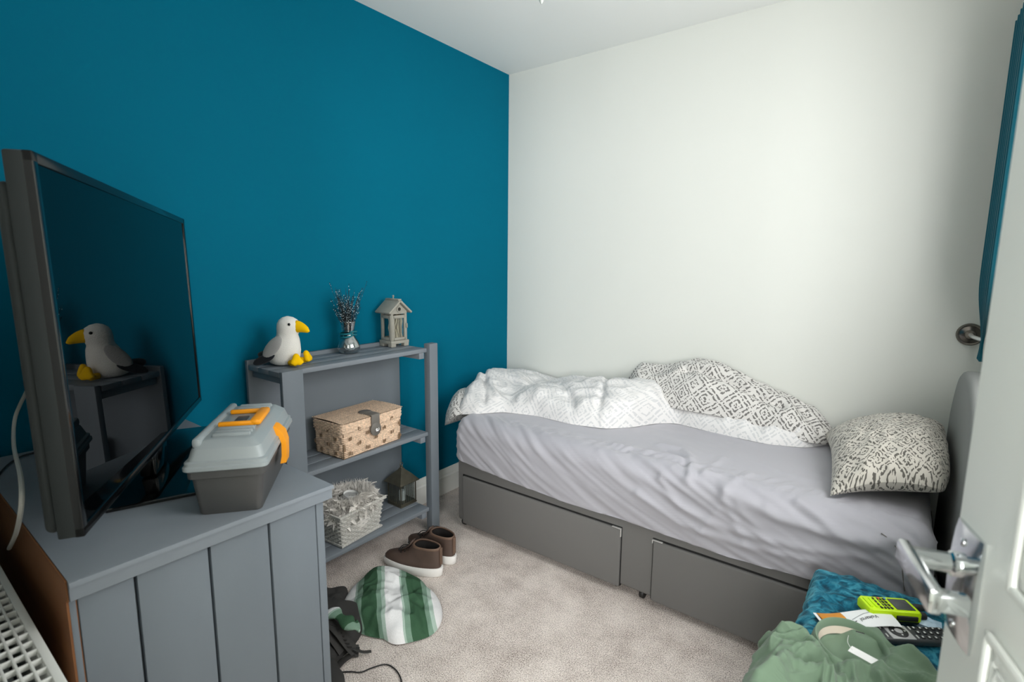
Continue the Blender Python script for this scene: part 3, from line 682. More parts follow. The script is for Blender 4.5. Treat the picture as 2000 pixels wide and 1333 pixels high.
for x0, x1 in ((0.07, 0.465), (0.470, 0.868)):
    d_ = MB().box((x0, CY1-0.040, 0.09), (x1, CY1-0.022, CZT-0.05), 0.003).build('cabinet_door', 'grey_paint_v', cab)
    k_ = MB().lathe([(0.006, 0), (0.006, 0.012), (0.014, 0.018), (0.014, 0.024), (0.008, 0.028)], 16, mat=Matrix.Translation(((0.43 if x0 < 0.2 else 0.505), CY1-0.022, 0.45)) @ Matrix.Rotation(-PI/2, 4, 'X')); k_.build('knob', 'pewter', d_)
for (x0, x1, y0, y1) in ((sx-0.045, sx, CY1-0.036, CY1-0.016), (0.05, 0.095, CY1-0.036, CY1-0.016)):
    MB().box((x0, y0, 0.0), (x1, y1, CZT-0.038), 0.002).build('front_post', 'grey_paint_v', cab)
for (x0, y0) in ((sx-0.045, CY0+0.004), (0.05, CY0+0.004)): MB().box((x0, y0, 0), (x0+0.04, y0+0.04, 0.062), 0.002).build('foot', 'grey_paint_v', cab)

# ------------------------------------------------------------------ television
NEAR = np.array((0.940, -2.364)); FAR = np.array((0.072, -1.833)); TL = float(np.linalg.norm(FAR-NEAR))
dv = (FAR-NEAR)/TL; mid = (NEAR+FAR)/2
tv = thing('television', 'large flat television with a black glossy screen on a black stand', 'television', (float(mid[0]), float(mid[1]), CZT), math.atan2(dv[1], dv[0]))
lean = Matrix.Rotation(math.radians(-0.8), 4, 'X') @ Matrix(((1, 0, 0, 0), (0, 1, 0, 0), (-0.022, 0, 1, 0), (0, 0, 0, 1)))   # the set sits a touch askew on its stand
# local x: near edge (-) to far edge (+); the screen faces local -y
TB, TT = 0.072, 0.690
hw = TL/2
MB().box((-hw, 0.006, TB), (hw, 0.034, TT), 0.004, mat=lean).build('rear_shell', 'tv_plastic', tv)
MB().box((-hw+0.004, 0.030, TB+0.01), (hw-0.10, 0.052, TT-0.045), 0.02, seg=4, mat=lean).build('back_housing', 'tv_plastic', tv)
bz = MB(); bw = 0.017
for lo, hi in (((-hw, TB), (hw, TB+bw)), ((-hw, TT-bw), (hw, TT)), ((-hw, TB), (-hw+bw, TT)), ((hw-bw, TB), (hw, TT))):
    bz.box((lo[0], -0.003, lo[1]), (hi[0], 0.010, hi[1]), 0.002, mat=lean)
bz.build('bezel', 'tv_bezel', tv)
MB().box((-hw+bw-0.002, 0.0, TB+bw-0.002), (hw-bw+0.002, 0.006, TT-bw+0.002), mat=lean).build('screen', 'tv_screen', tv, smooth=None)
MB().box((-0.06, 0.004, 0.012), (0.06, 0.04, TB+0.03), 0.006).build('stand_neck', 'black_gloss', tv)
bp_ = []
for q in ((-0.37, -0.055), (-0.345, -0.085), (0.165, -0.125), (0.19, -0.10), (0.225, 0.06), (0.20, 0.08), (-0.33, 0.075), (-0.36, 0.05)): bp_.append((-q[0], q[1]))
bp_.reverse()
pb = MB().prism(bp_, 0.001, 0.007); pb.rings([[(x, y, 0.007) for x, y in bp_], [(x*0.985-0.001, y*0.94, 0.009) for x, y in bp_]]); pb.build('stand_base', 'black_gloss', tv, smooth=30)
# cables
cwp = [at(52, 765, 1, -2.30), at(30, 815, 1, -2.32), at(27, 870, 1, -2.35), at(40, 930, 1, -2.39), at(42, 985, 1, -2.41), at(32, 1040, 1, -2.405), at(18, 1072, 1, -2.40)]
tag(MB().tube(smooth_pts(cwp), 0.0042, 8).build('power_cable', 'cable_white'), 'white power cable hanging from behind the television to the radiator', 'cable')
cbp = [at(70, 884, 2, 0.754), at(40, 893, 2, 0.755), at(14, 910, 2, 0.754), at(-8, 935, 2, 0.753)]
tag(MB().tube(smooth_pts(cbp), 0.0026, 6).build('aerial_cable', 'cable_black'), 'thin black cable behind the television on the cabinet top', 'cable')

# ------------------------------------------------------------------ tool box
tb_dir = np.array((-0.78, 0.62)); tb_dir = tb_dir/np.linalg.norm(tb_dir)
nearmid = np.array((0.880, -2.108)); TBL = 0.325; ctr = nearmid+tb_dir*TBL/2
tbx = thing('tool_box', 'grey plastic tool box with orange handle and latch on the cabinet', 'tool box', (float(ctr[0]), float(ctr[1]), CZT), math.atan2(tb_dir[1], tb_dir[0]))
tbx.scale = (1.0, 1.0, 1.16)
# local x: near(-) -> far(+); local -y: latch side (towards the room)
def rrect(hx_, hy_, r, z, n=4):
    out = []
    for cx, cy, a0 in ((hx_-r, hy_-r, 0), (-hx_+r, hy_-r, PI/2), (-hx_+r, -hy_+r, PI), (hx_-r, -hy_+r, 3*PI/2)):
        for k in range(n+1):
            a = a0+PI/2*k/n; out.append((cx+r*math.cos(a), cy+r*math.sin(a), z))
    return out
hl = TBL/2
MB().rings([rrect(hl-0.014, 0.060, 0.012, 0.0), rrect(hl-0.012, 0.062, 0.012, 0.003), rrect(hl-0.004, 0.070, 0.012, 0.073), rrect(hl+0.002, 0.076, 0.012, 0.075), rrect(hl+0.003, 0.077, 0.012, 0.098)]).build('body', 'box_dark', tbx, smooth=30)
lid = MB().rings([rrect(hl+0.007, 0.081, 0.014, 0.090), rrect(hl+0.009, 0.083, 0.014, 0.092), rrect(hl+0.009, 0.083, 0.014, 0.098), rrect(hl+0.006, 0.080, 0.014, 0.100), rrect(hl+0.006, 0.080, 0.014, 0.106), rrect(hl+0.001, 0.075, 0.014, 0.108), rrect(hl-0.006, 0.068, 0.016, 0.128), rrect(hl-0.022, 0.052, 0.016, 0.140), rrect(hl-0.03, 0.044, 0.016, 0.141)])
lo_ = lid.build('lid', 'box_grey', tbx, smooth=30)
MB().box((-hl+0.012, 0.048, 0.128), (hl-0.012, 0.066, 0.146), 0.006).build('lid_ridge', 'box_grey', lo_)
for s in (-1, 1):
    for k in range(3):
        x0 = s*(0.076+k*0.021)
        MB().box((x0-0.006, -0.042, 0.138), (x0+0.006, 0.034, 0.1475), 0.0035).build('lid_rib', 'box_grey', lo_)
MB().box((-0.058, -0.040, 0.1395), (0.058, 0.040, 0.1425), 0.002).build('handle_recess', 'box_grey', lo_)
MB().box((-0.022, -0.010, 0.1405), (0.022, 0.016, 0.1445), 0.002).build('lock_plate', 'box_dark', lo_)
hnd = MB()
for s in (-1, 1): hnd.box((s*0.052-0.0055, -0.036, 0.1425), (s*0.052+0.0055, 0.040, 0.1515), 0.003)
hnd.box((-0.0575, -0.050, 0.142), (0.0575, -0.026, 0.154), 0.005)
hnd.build('handle', 'orange_plastic', lo_)
lt = MB()
lp = [(-0.060, 0.128), (-0.074, 0.126), (-0.090, 0.112), (-0.096, 0.092), (-0.095, 0.060), (-0.0935, 0.048), (-0.080, 0.046), (-0.084, 0.062), (-0.085, 0.090), (-0.080, 0.104), (-0.068, 0.114)]
lt.rings([[(x, y, z) for y, z in lp] for x in (-0.020, 0.020)]); lt.build('latch', 'orange_plastic', tbx, smooth=50)

# ------------------------------------------------------------------ shelf unit
sh = thing('shelf_unit', 'grey painted wooden shelf unit with three planked shelves against the blue wall', 'shelf unit', (0, 0, 0))
SX0, SX1, SY0, SY1 = 0.040, 0.262, -1.650, -0.940
for zt in (0.905, 0.505, 0.128):
    wpl = (SX1-SX0)/3
    for k in range(3):
        MB().box((SX0+k*wpl+0.0012, SY0, zt-0.019), (SX0+(k+1)*wpl-0.0012, SY1, zt), 0.0025).build('shelf_plank', 'grey_paint', sh)
    for yy_ in (SY0+0.015, SY1-0.045):
        MB().box((SX0, yy_, zt-0.047), (SX1-0.004, yy_+0.03, zt-0.0195), 0.002).build('shelf_rail', 'grey_paint', sh)
MB().box((0.021, SY0-0.002, 0.02), (0.039, SY1+0.025, 0.921), 0.002).build('back_panel', 'grey_paint_v', sh)
MB().box((SX1+0.001, -1.650, 0), (SX1+0.021, -1.570, 0.908), 0.0025).build('post', 'grey_paint_v', sh)
MB().box((SX1-0.022, SY1+0.001, 0), (SX1+0.016, SY1+0.052, 0.925), 0.0025).build('post', 'grey_paint_v', sh)

# ------------------------------------------------------------------ plush gull
gl_ = thing('plush_gull', 'white plush seagull with yellow beak and feet sitting on the top shelf', 'soft toy', (0.150, -1.555, 0.906), math.radians(30))
prof = [(-.012, .002, .030), (-.012, .010, .046), (-.010, .030, .054), (-.006, .055, .054), (0.0, .080, .048), (.004, .100, .0425), (.007, .114, .0385), (.010, .126, .0395), (.013, .142, .0420), (.014, .158, .0405), (.013, .172, .032), (.012, .181, .019), (.011, .185, .004)]
MB().rings([[(cx+r*(1.0 if z > .1 else 1.08)*math.cos(2*PI*k/24), r*0.95*math.sin(2*PI*k/24), z) for k in range(24)] for cx, z, r in prof]).build('body', 'plush_white', gl_, smooth=180)
bk = []
for i in range(8):
    t = i/7; r = 0.021*(1-t)**0.45+0.0025; zc = 0.147-0.016*t**2
    bk.append([(0.046+0.050*t, r*0.75*math.cos(2*PI*k/14), zc+r*math.sin(2*PI*k/14)) for k in range(14)])
MB().rings(bk).build('beak', 'plush_yellow', gl_, smooth=180)
for s in (-1, 1):
    MB().ell((0.036, s*0.0335, 0.158), (0.0052, 0.004, 0.0052), nu=12, nv=8).build('eye', 'eye_black', gl_)
    Mw = Matrix.Translation((-0.026, s*0.049, 0.072)) @ Matrix.Rotation(math.radians(s*9), 4, 'X') @ Matrix.Rotation(math.radians(-52), 4, 'Y')
    wg = MB().ell((0, 0, 0), (0.052, 0.009, 0.024), mat=Mw).build('wing', 'plush_grey', gl_, smooth=180)
    Mt = Matrix.Translation((-0.060, s*0.052, 0.028)) @ Matrix.Rotation(math.radians(-24), 4, 'Y')
    MB().ell((0, 0, 0), (0.048, 0.008, 0.016), mat=Mt).build('wing_tip', 'plush_black', wg, smooth=180)
    # webbed foot set upright, three toes
    ft = MB(); fo = []
    for k in range(36):
        a = 2*PI*k/36; r = 0.021*(1+0.20*math.cos(3*(a-PI/2)))*(1.0 if math.sin(a) > -0.4 else 0.85); fo.append((r*math.cos(a), r*math.sin(a)*1.1))
    yaw_ = s*0.5-0.35
    Mf = Matrix.Translation((0.062, s*0.040, 0.0235)) @ Matrix.Rotation(yaw_, 4, 'Z') @ Matrix.Rotation(math.radians(-20), 4, 'Y')
    ft.rings([[(x, py*k_, pz*k_) for py, pz in fo] for x, k_ in ((-0.010, 0.55), (-0.007, 0.88), (-0.002, 1.0), (0.004, 1.0), (0.008, 0.88), (0.010, 0.5))], mat=Mf)
    ft.tube([(0.03, s*0.03, 0.014), (0.056, s*0.038, 0.014)], 0.011, 10); ft.build('foot', 'plush_yellow', gl_, smooth=180)
MB().ell((-0.078, 0, 0.022), (0.040, 0.030, 0.018), mat=Matrix.Rotation(math.radians(8), 4, 'Y')).build('tail', 'plush_black', gl_, smooth=180)
MB().box((-0.100, -0.034, 0.004), (-0.098, -0.028, 0.014), 0.0005).build('sewn_label', 'paper_white', gl_)

# ------------------------------------------------------------------ vase and twigs
VX, VY = 0.100, -1.245
vs_ = thing('glass_vase', 'clear bulbous glass vase with a teal ribbon at its neck on the top shelf', 'vase', (VX, VY, 0.906))
MB().lathe([(0.030, 0.0), (0.040, 0.004), (0.0475, 0.018), (0.047, 0.032), (0.039, 0.052), (0.027, 0.070), (0.0225, 0.082), (0.0235, 0.092), (0.028, 0.112), (0.0315, 0.132), (0.0325, 0.137), (0.0310, 0.137), (0.0295, 0.130), (0.026, 0.112), (0.0215, 0.092), (0.0205, 0.083), (0.025, 0.071), (0.037, 0.052), (0.0445, 0.032), (0.045, 0.019), (0.037, 0.007), (0.002, 0.005)], 36).build('vase_body', 'vase_glass', vs_, smooth=180)
MB().lathe([(0.004, 0.008), (0.032, 0.010), (0.040, 0.020), (0.039, 0.034), (0.030, 0.050), (0.016, 0.060), (0.004, 0.064)], 24).build('glass_chippings', 'silver_fill', vs_, smooth=180)
rb = MB()
for k in range(4): rb.lathe([(0.0245, 0.070+0.0065*k), (0.0285, 0.072+0.0065*k), (0.0285, 0.076+0.0065*k), (0.0245, 0.078+0.0065*k)], 24, cap0=False, cap1=False, mat=Matrix.Rotation(0.12*(-1)**k, 4, 'X'))
rb.build('ribbon', 'teal_ribbon', vs_)
tw = thing('twig_bunch', 'bunch of dark glittery twigs with tiny silver beads standing in the vase', 'dried twigs', (VX, VY, 0.974))
st = MB(); bd = MB(); bdk = MB()
rnd = random.Random(5)
def bead(mbx, p, r):
    mbx.add([(p[0]+r*q[0], p[1]+r*q[1], p[2]+r*q[2]) for q in ((1, 0, 0), (-1, 0, 0), (0, 1, 0), (0, -1, 0), (0, 0, 1), (0, 0, -1))], [(0, 2, 4), (2, 1, 4), (1, 3, 4), (3, 0, 4), (2, 0, 5), (1, 2, 5), (3, 1, 5), (0, 3, 5)])
for k in range(96):
    an = rnd.uniform(0, 2*PI); sp_ = rnd.uniform(0, 1)**0.7; ln = rnd.uniform(0.10, 0.215)
    if k < 3: ln = (0.235, 0.24, 0.23)[k]; an = (-2.35, 0.65, 1.5)[k]; sp_ = (1.0, 1.25, 0.2)[k]
    pts = []
    for i in range(6):
        t = i/5; rr_ = 0.017*sp_*min(1, t*3)+0.072*sp_*max(0, t-0.25)**1.15
        x_ = rr_*math.cos(an+0.25*t)+rnd.uniform(-.0015, .0015); y_ = rr_*math.sin(an+0.25*t)+rnd.uniform(-.0015, .0015)
        pts.append((max(x_, -0.055), y_, ln*t))
    st.tube(pts, [0.0011, 0.0011, 0.001, 0.0009, 0.0008, 0.0006], 4)
    for j in range(15):
        t = rnd.uniform(0.28, 1); i = min(4, int(t*5)); q = t*5-i
        p = [pts[i][c_]*(1-q)+pts[i+1][c_]*q+rnd.uniform(-.004, .004) for c_ in range(3)]; p[0] = max(p[0], -0.06)
        if rnd.random() < 0.42: bead(bd, p, rnd.uniform(0.0012, 0.0021))
        else: bead(bdk, p, rnd.uniform(0.0013, 0.0024))
o = st.build('stems', 'twig_dark', tw); o['kind'] = 'stuff'
o = bd.build('silver_beads', 'bead', tw, smooth=None); o['kind'] = 'stuff'
o = bdk.build('dark_beads', 'bead_dark', tw, smooth=None); o['kind'] = 'stuff'

# ------------------------------------------------------------------ little wooden house lantern
hl_ = thing('house_lantern', 'small grey wooden house-shaped lantern filled with driftwood sticks on the top shelf', 'lantern', (0.088, -0.985, 0.906), math.radians(-3))
hw_, hd_ = 0.045, 0.040    # half width (along the wall, y) and half depth (x)
bs_ = MB().box((-hd_-.006, -hw_-.006, 0.014), (hd_+.006, hw_+.006, 0.028), 0.001)
for sx_ in (-1, 1):
    for sy_ in (-1, 1): bs_.box((sx_*(hd_-.008)-.013, sy_*(hw_-.008)-.013, 0), (sx_*(hd_-.008)+.013, sy_*(hw_-.008)+.013, 0.015), 0.001)
bs_.build('base', 'house_wood', hl_)
cz0, cz1 = 0.028, 0.152
for sx_ in (-1, 1):
    for sy_ in (-1, 1): MB().box((sx_*(hd_-.006)-.006, sy_*(hw_-.006)-.006, cz0), (sx_*(hd_-.006)+.006, sy_*(hw_-.006)+.006, cz1), 0.001).build('corner_post', 'house_wood', hl_)
for sx_ in (-1, 1):
    w_ = MB()
    w_.box((sx_*hd_-.004, -hw_+.010, cz0+.002), (sx_*hd_+.002, hw_-.010, cz0+.014), .0008).box((sx_*hd_-.004, -hw_+.010, cz1-.020), (sx_*hd_+.002, hw_-.010, cz1-.006), .0008)
    w_.box((sx_*hd_-.004, -hw_+.003, cz0+.002), (sx_*hd_+.002, -hw_+.017, cz1-.006), .0008).box((sx_*hd_-.004, hw_-.017, cz0+.002), (sx_*hd_+.002, hw_-.003, cz1-.006), .0008)
    w_.build('window_frame', 'house_wood', hl_)
for sy_ in (-1, 1):
    w_ = MB()
    w_.box((-hd_+.010, sy_*hw_-.002, cz0+.002), (hd_-.010, sy_*hw_+.002, cz0+.014), .0008).box((-hd_+.010, sy_*hw_-.002, cz1-.020), (hd_-.010, sy_*hw_+.002, cz1-.006), .0008)
    w_.box((-hd_+.003, sy_*hw_-.002, cz0+.002), (-hd_+.017, sy_*hw_+.002, cz1-.006), .0008).box((hd_-.017, sy_*hw_-.002, cz0+.002), (hd_-.003, sy_*hw_+.002, cz1-.006), .0008)
    w_.build('window_frame', 'house_wood', hl_)
gb_ = MB(); gp = [(-hw_, cz1), (hw_, cz1), (hw_, cz1+0.012), (0, cz1+0.052), (-hw_, cz1+0.012)]
gb_.rings([[(x, y, z) for y, z in gp] for x in (-hd_, hd_)]); gb_.build('gable', 'house_wood', hl_, smooth=None)
for s in (-1, 1):
    a_ = math.atan2(0.046, 0.052)
    Mr = Matrix.Translation((0, 0, cz1+0.058)) @ Matrix.Rotation(-s*a_, 4, 'X')
    MB().box((-hd_-.016, (0 if s > 0 else -0.082), -0.002), (hd_+.016, (0.082 if s > 0 else 0), 0.007), 0.0012, mat=Mr).build('roof_slab', 'house_wood', hl_)
MB().box((-hd_-.010, -0.009, cz1+0.060), (hd_+.010, 0.009, cz1+0.070), 0.002).build('ridge_cap', 'house_wood', hl_)
MB().lathe([(0.003, 0), (0.003, 0.008), (0.0055, 0.012), (0.003, 0.017)], 12, mat=Matrix.Translation((0, 0, cz1+0.069))).build('top_knob', 'house_wood', hl_)
MB().lathe([(0.0140, 0), (0.0140, 0.004), (0.0090, 0.0045), (0.0090, 0.0)], 20, mat=Matrix.Translation((hd_, 0, cz1+0.022)) @ Matrix.Rotation(PI/2, 4, 'Y'), cap0=False, cap1=False).build('hole_ring', 'house_wood', hl_)
MB().lathe([(0.0086, 0.0), (0.0086, 0.0008)], 20, mat=Matrix.Translation((hd_, 0, cz1+0.022)) @ Matrix.Rotation(PI/2, 4, 'Y')).build('nest_hole', 'hole_dark', hl_)
MB().box((hd_+.002, hw_-.010, 0.085), (hd_+.010, hw_-.003, 0.107), 0.002).build('door_catch', 'house_wood', hl_)
rnd = random.Random(11)
for k in range(26):
    x0 = rnd.uniform(-.026, .030); y0 = rnd.uniform(-.032, .032)
    pts = [(x0+rnd.uniform(-.004, .004)+0.002*i*rnd.uniform(-1, 1), y0+rnd.uniform(-.003, .003)+0.004*i*rnd.uniform(-1, 1), 0.030+0.113*i/4) for i in range(5)]
    MB().tube(pts, [rnd.uniform(.002, .0042) for _ in range(5)], 6).build('driftwood_stick', 'driftwood', hl_)
for sx_ in (-1, 1): MB().box((sx_*(hd_-.003)-.0006, -hw_+.012, cz0+.01), (sx_*(hd_-.003)+.0006, hw_-.012, cz1-.012)).build('pane', 'thin_glass', hl_, smooth=None)

# ------------------------------------------------------------------ woven chest
bx_ = thing('wicker_box', 'lidded seagrass box with a grey strap and buckle on the middle shelf', 'box', (0.158, -1.248, 0.506), math.radians(4))
def weave(name, hx0, hy0, hx1, hy1, z0, z1, mt_, nrow, nst, par, amp=0.0032, checker=True, top=False, dome=0.0):
    """woven wall of a rounded box: rows of rush passing over and under upright stakes"""
    nz_ = nrow*6; npn = nst*6
    per = []
    for i in range(npn):
        t = i/npn*4
        k = int(t); u = (t-k)*2-1
        p = [(1, u), (-u, 1), (-1, -u), (u, -1)][k]; per.append(p)
    per = np.array(per); L = np.linalg.norm(per, axis=1)
    # round the corners slightly
    q = per/np.maximum(1.0, (np.abs(per[:, :1])**14+np.abs(per[:, 1:])**14)**(1/14.0))
    Z = np.linspace(0, 1, nz_+1); P = np.zeros((nz_+1, npn, 3))
    nrm = np.stack([np.sign(per[:, 0])*(np.abs(per[:, 0]) > 0.999), np.sign(per[:, 1])*(np.abs(per[:, 1]) > 0.999)], -1).astype(float); nrm /= np.maximum(1, np.linalg.norm(nrm, axis=1))[:, None]
    I = np.arange(npn)
    for j, z in enumerate(Z):
        row = min(nrow-1, int(z*nrow)); ph = z*nrow-row
        rowb = abs(math.sin(PI*ph))**0.6
        if checker: ov = np.cos(2*PI*(I/12.0)+PI*(row % 2))
        else: ov = np.cos(2*PI*(I/12.0)+PI*((row//4) % 2)); ov = np.sign(ov)*np.abs(ov)**0.4
        d_ = amp*(rowb*0.8+0.55*ov*rowb-0.6)
        hx_ = hx0+(hx1-hx0)*z; hy_ = hy0+(hy1-hy0)*z
        P[j, :, 0] = q[:, 0]*hx_+nrm[:, 0]*d_; P[j, :, 1] = q[:, 1]*hy_+nrm[:, 1]*d_; P[j, :, 2] = z0+(z1-z0)*z
    mb = MB().grid(P, wrap=True)
    return mb.build(name, mt_, par, smooth=180)
weave('woven_body', 0.090, 0.158, 0.094, 0.162, 0.002, 0.105, 'seagrass', 14, 36, bx_, amp=0.0045, checker=False)
weave('woven_lid_side', 0.098, 0.166, 0.098, 0.166, 0.106, 0.146, 'seagrass', 6, 60, bx_, amp=0.004)
# plaited lid top
nx_, ny_ = 66, 120; X, Y = np.meshgrid(np.linspace(-0.098, 0.098, nx_), np.linspace(-0.166, 0.166, ny_))
Zt = 0.147+0.0022*np.abs(np.sin(X*2*PI/0.0125))+0.0016*np.sin(Y*2*PI/0.009+np.floor(X/0.00625)*PI)+0.004*(1-(X/0.098)**2)
MB().grid(np.stack([X, Y, Zt], -1)).build('woven_lid_top', 'seagrass', bx_, smooth=180)
MB().box((-0.088, -0.156, 0), (0.088, 0.156, 0.142)).build('lining', 'seagrass_dark', bx_, smooth=None)
# dark uprights showing through the weave
rnd = random.Random(3)
up = MB().box((-0.0012, -0.0022, -0.007), (0.0012, 0.0022, 0.007), 0.0008).mesh('upright', 'seagrass_dark')
for face in range(2):
    for r_ in range(4):
        for c__ in range(7):
            if (r_+c__) % 2: continue
            for k in range(3):
                y_ = -0.135+c__*0.045+k*0.006+rnd.uniform(-.003, .003); z_ = 0.022+r_*0.030+rnd.uniform(-.003, .003)
                if face == 0: inst(up, 'upright', bx_, (0.0985, y_, z_))
                elif abs(y_) < 0.082: inst(up, 'upright', bx_, (y_, -0.1655, z_), (0, 0, PI/2))
sp_ = MB(); sp_.box((0.040, -0.022, 0.150), (0.1035, 0.022, 0.156), 0.002).box((0.099, -0.022, 0.095), (0.106, 0.022, 0.155), 0.002)
sp_.lathe([(0.028, 0), (0.028, 0.006), (0.026, 0.0075)], 28, mat=Matrix.Translation((0.100, 0, 0.090)) @ Matrix.Rotation(PI/2, 4, 'Y'))
sp_.lathe([(0.028, 0), (0.028, 0.005), (0.026, 0.0065)], 28, mat=Matrix.Translation((0.040, 0, 0.1505)))
so = sp_.build('strap', 'strap_grey', bx_)
MB().lathe([(0.0065, 0), (0.0065, 0.004), (0.004, 0.006)], 16, mat=Matrix.Translation((0.1075, 0, 0.088)) @ Matrix.Rotation(PI/2, 4, 'Y')).tube([(0.112, -0.006, 0.084), (0.115, 0.002, 0.084), (0.115, 0.009, 0.089), (0.112, 0.008, 0.096)], 0.002, 8).build('buckle', 'bright_metal', so)

# ------------------------------------------------------------------ basket with feather garland
bk_ = thing('wicker_basket', 'square grey willow basket on the bottom shelf', 'basket', (0.150, -1.318, 0.129), math.radians(5))
weave('woven_wall', 0.088, 0.105, 0.103, 0.122, 0.006, 0.135, 'wicker_grey', 14, 48, bk_, amp=0.0055)
rm = MB(); rm.tube([(-0.103, -0.122, 0.137), (0.103, -0.122, 0.137), (0.103, 0.122, 0.137), (-0.103, 0.122, 0.137), (-0.103, -0.120, 0.137)], 0.0075, 8); rm.build('rim', 'wicker_grey', bk_)
rm = MB(); rm.tube([(-0.09, -0.107, 0.006), (0.09, -0.107, 0.006), (0.09, 0.107, 0.006), (-0.09, 0.107, 0.006), (-0.09, -0.105, 0.006)], 0.006, 8); rm.build('foot_band', 'wicker_grey', bk_)
MB().box((-0.084, -0.10, 0.004), (0.084, 0.10, 0.010)).build('basket_base', 'wicker_grey', bk_, smooth=None)
fg = thing('feather_garland', 'fluffy garland of white and grey feathers heaped in the basket', 'feathers', (0.150, -1.318, 0.232))
fg.scale = (1.06, 1.16, 1.25)
MB().lathe([(0.005, -0.07), (0.085, -0.065), (0.095, -0.02), (0.085, 0.01), (0.045, 0.02), (0.005, 0.0)], 24).build('garland_core', 'feather', fg, smooth=180)
fms = []
rnd = random.Random(9)
for v_ in range(6):
    L = 0.040+0.012*v_/5; wdt = 0.0062+0.002*(v_ % 3); cv = 0.012+0.006*(v_ % 2); rows = []
    for i in range(8):
        t = i/7; hwid = wdt*(math.sin(PI*min(1, 0.12+0.88*t))**0.7)*(1 if t < 0.98 else 0.2)
        bx = L*t; bz = -cv*(t**2)*1.5
        rows.append([(bx-0.25*hwid, -hwid*(1+0.15*math.sin(9*t+v_)), bz+0.003), (bx, 0, bz), (bx-0.25*hwid, hwid*(1+0.15*math.cos(8*t+v_)), bz+0.003)])
    mb = MB().grid(np.array(rows)); mb.tube([(0, 0, 0.0004), (L*0.5, 0, -cv*0.375+0.0004), (L, 0, -cv*1.5)], [0.0008, 0.0006, 0.0002], 4)
    fms.append(mb.mesh('feather', 'feather', 180))
for k in range(170):
    an = rnd.uniform(0, 2*PI); rg = rnd.uniform(0.045, 0.108); zc = 0.028+0.022*math.sin((rg-0.04)/0.07*PI)-max(0, rg-0.085)*1.3+rnd.uniform(-.012, .012)
    tilt = rnd.uniform(-0.9, 0.5)
    x_ = rg*math.cos(an)*0.92; y_ = rg*math.sin(an)*1.08
    if x_ < -0.075: x_ = -0.075
    o = inst(fms[rnd.randrange(6)], 'feather', fg, (x_, y_, zc), (rnd.uniform(-0.9, 0.9), tilt if math.cos(an) > -0.6 else -0.6, an+rnd.uniform(-1.1, 1.1)), (rnd.uniform(.6, 1.0),)*3)
    if math.cos(an) < -0.6: o.rotation_euler[2] = rnd.uniform(-1.3, 1.3)
fl = MB()
for k in range(9000):
    an = rnd.uniform(0, 2*PI); rg = rnd.uniform(0.040, 0.112); z_ = 0.036+0.020*math.sin((rg-0.04)/0.07*PI)-max(0, rg-0.085)*1.2+rnd.uniform(-.012, .010)
    p = Vector((max(-0.085, rg*math.cos(an)*0.95), rg*math.sin(an)*1.1, z_)); d_ = Vector((math.cos(an)+rnd.uniform(-1, 1), math.sin(an)+rnd.uniform(-1, 1), rnd.uniform(-.4, .9))).normalized()*rnd.uniform(.012, .030)
    q = p+d_; q.x = max(q.x, -0.1); s_ = d_.cross(Vector((0, 0, 1))); s_ = s_.normalized()*0.0007 if s_.length > 1e-6 else Vector((.0007, 0, 0))
    fl.add([p-s_, p+s_, (p+q)/2+s_*0.8+Vector((0, 0, .002)), q, (p+q)/2-s_*0.8+Vector((0, 0, .002))], [(0, 1, 2, 4), (4, 2, 3)])
o = fl.build('down', 'feather', fg, smooth=None); o['kind'] = 'stuff'
rs_ = thing('ribbon_roll', 'coiled roll of white ribbon nested in the feather garland', 'ribbon', (0.160, -1.310, 0.268))
for k in range(4):
    MB().lathe([(0.034-0.002*k, 0.006+0.008*k), (0.037-0.002*k, 0.008+0.008*k), (0.037-0.002*k, 0.013+0.008*k), (0.030, 0.0145+0.008*k), (0.030, 0.006+0.008*k)], 32, mat=Matrix.Rotation(0.10*math.sin(k*2.0), 4, 'X') @ Matrix.Rotation(0.12, 4, 'Y')).build('coil', 'ribbon_white', rs_, smooth=60)

# ------------------------------------------------------------------ metal lantern
ml = thing('metal_lantern', 'small dark brass lantern with a pyramid roof and barred glass on the bottom shelf', 'lantern', (0.118, -0.985, 0.1285), math.radians(0))
q_ = 0.046
b0 = MB().box((-q_-.004, -q_-.004, 0), (q_+.004, q_+.004, 0.008), 0.001).box((-q_, -q_, 0.007), (q_, q_, 0.014), 0.001); b0.build('base', 'lantern_metal', ml)
for sx_ in (-1, 1):
    for sy_ in (-1, 1): MB().box((sx_*q_-.0025, sy_*q_-.0025, 0.01), (sx_*q_+.0025, sy_*q_+.0025, 0.115), 0.0006).build('corner_bar', 'lantern_metal', ml)
for k in range(7):
    o_ = -q_+2*q_*(k+1)/8
    for sg in (-1, 1):
        MB().tube([(sg*q_, o_, 0.012), (sg*q_, o_, 0.114)], 0.0011, 5).build('bar', 'lantern_metal', ml)
        MB().tube([(o_, sg*q_, 0.012), (o_, sg*q_, 0.114)], 0.0011, 5).build('bar', 'lantern_metal', ml)
for sg in (-1, 1):
    MB().box((sg*(q_-.004)-.0005, -q_+.004, 0.014), (sg*(q_-.004)+.0005, q_-.004, 0.112)).build('pane', 'thin_glass', ml, smooth=None)
    MB().box((-q_+.004, sg*(q_-.004)-.0005, 0.014), (q_-.004, sg*(q_-.004)+.0005, 0.112)).build('pane', 'thin_glass', ml, smooth=None)
def sq(h, z): return [(h, h, z), (-h, h, z), (-h, -h, z), (h, -h, z)]
MB().rings([sq(q_+.003, 0.112), sq(q_+.014, 0.113), sq(q_+.014, 0.116), sq(0.034, 0.148), sq(0.012, 0.170), sq(0.008, 0.178)]).build('roof', 'lantern_metal', ml, smooth=20)
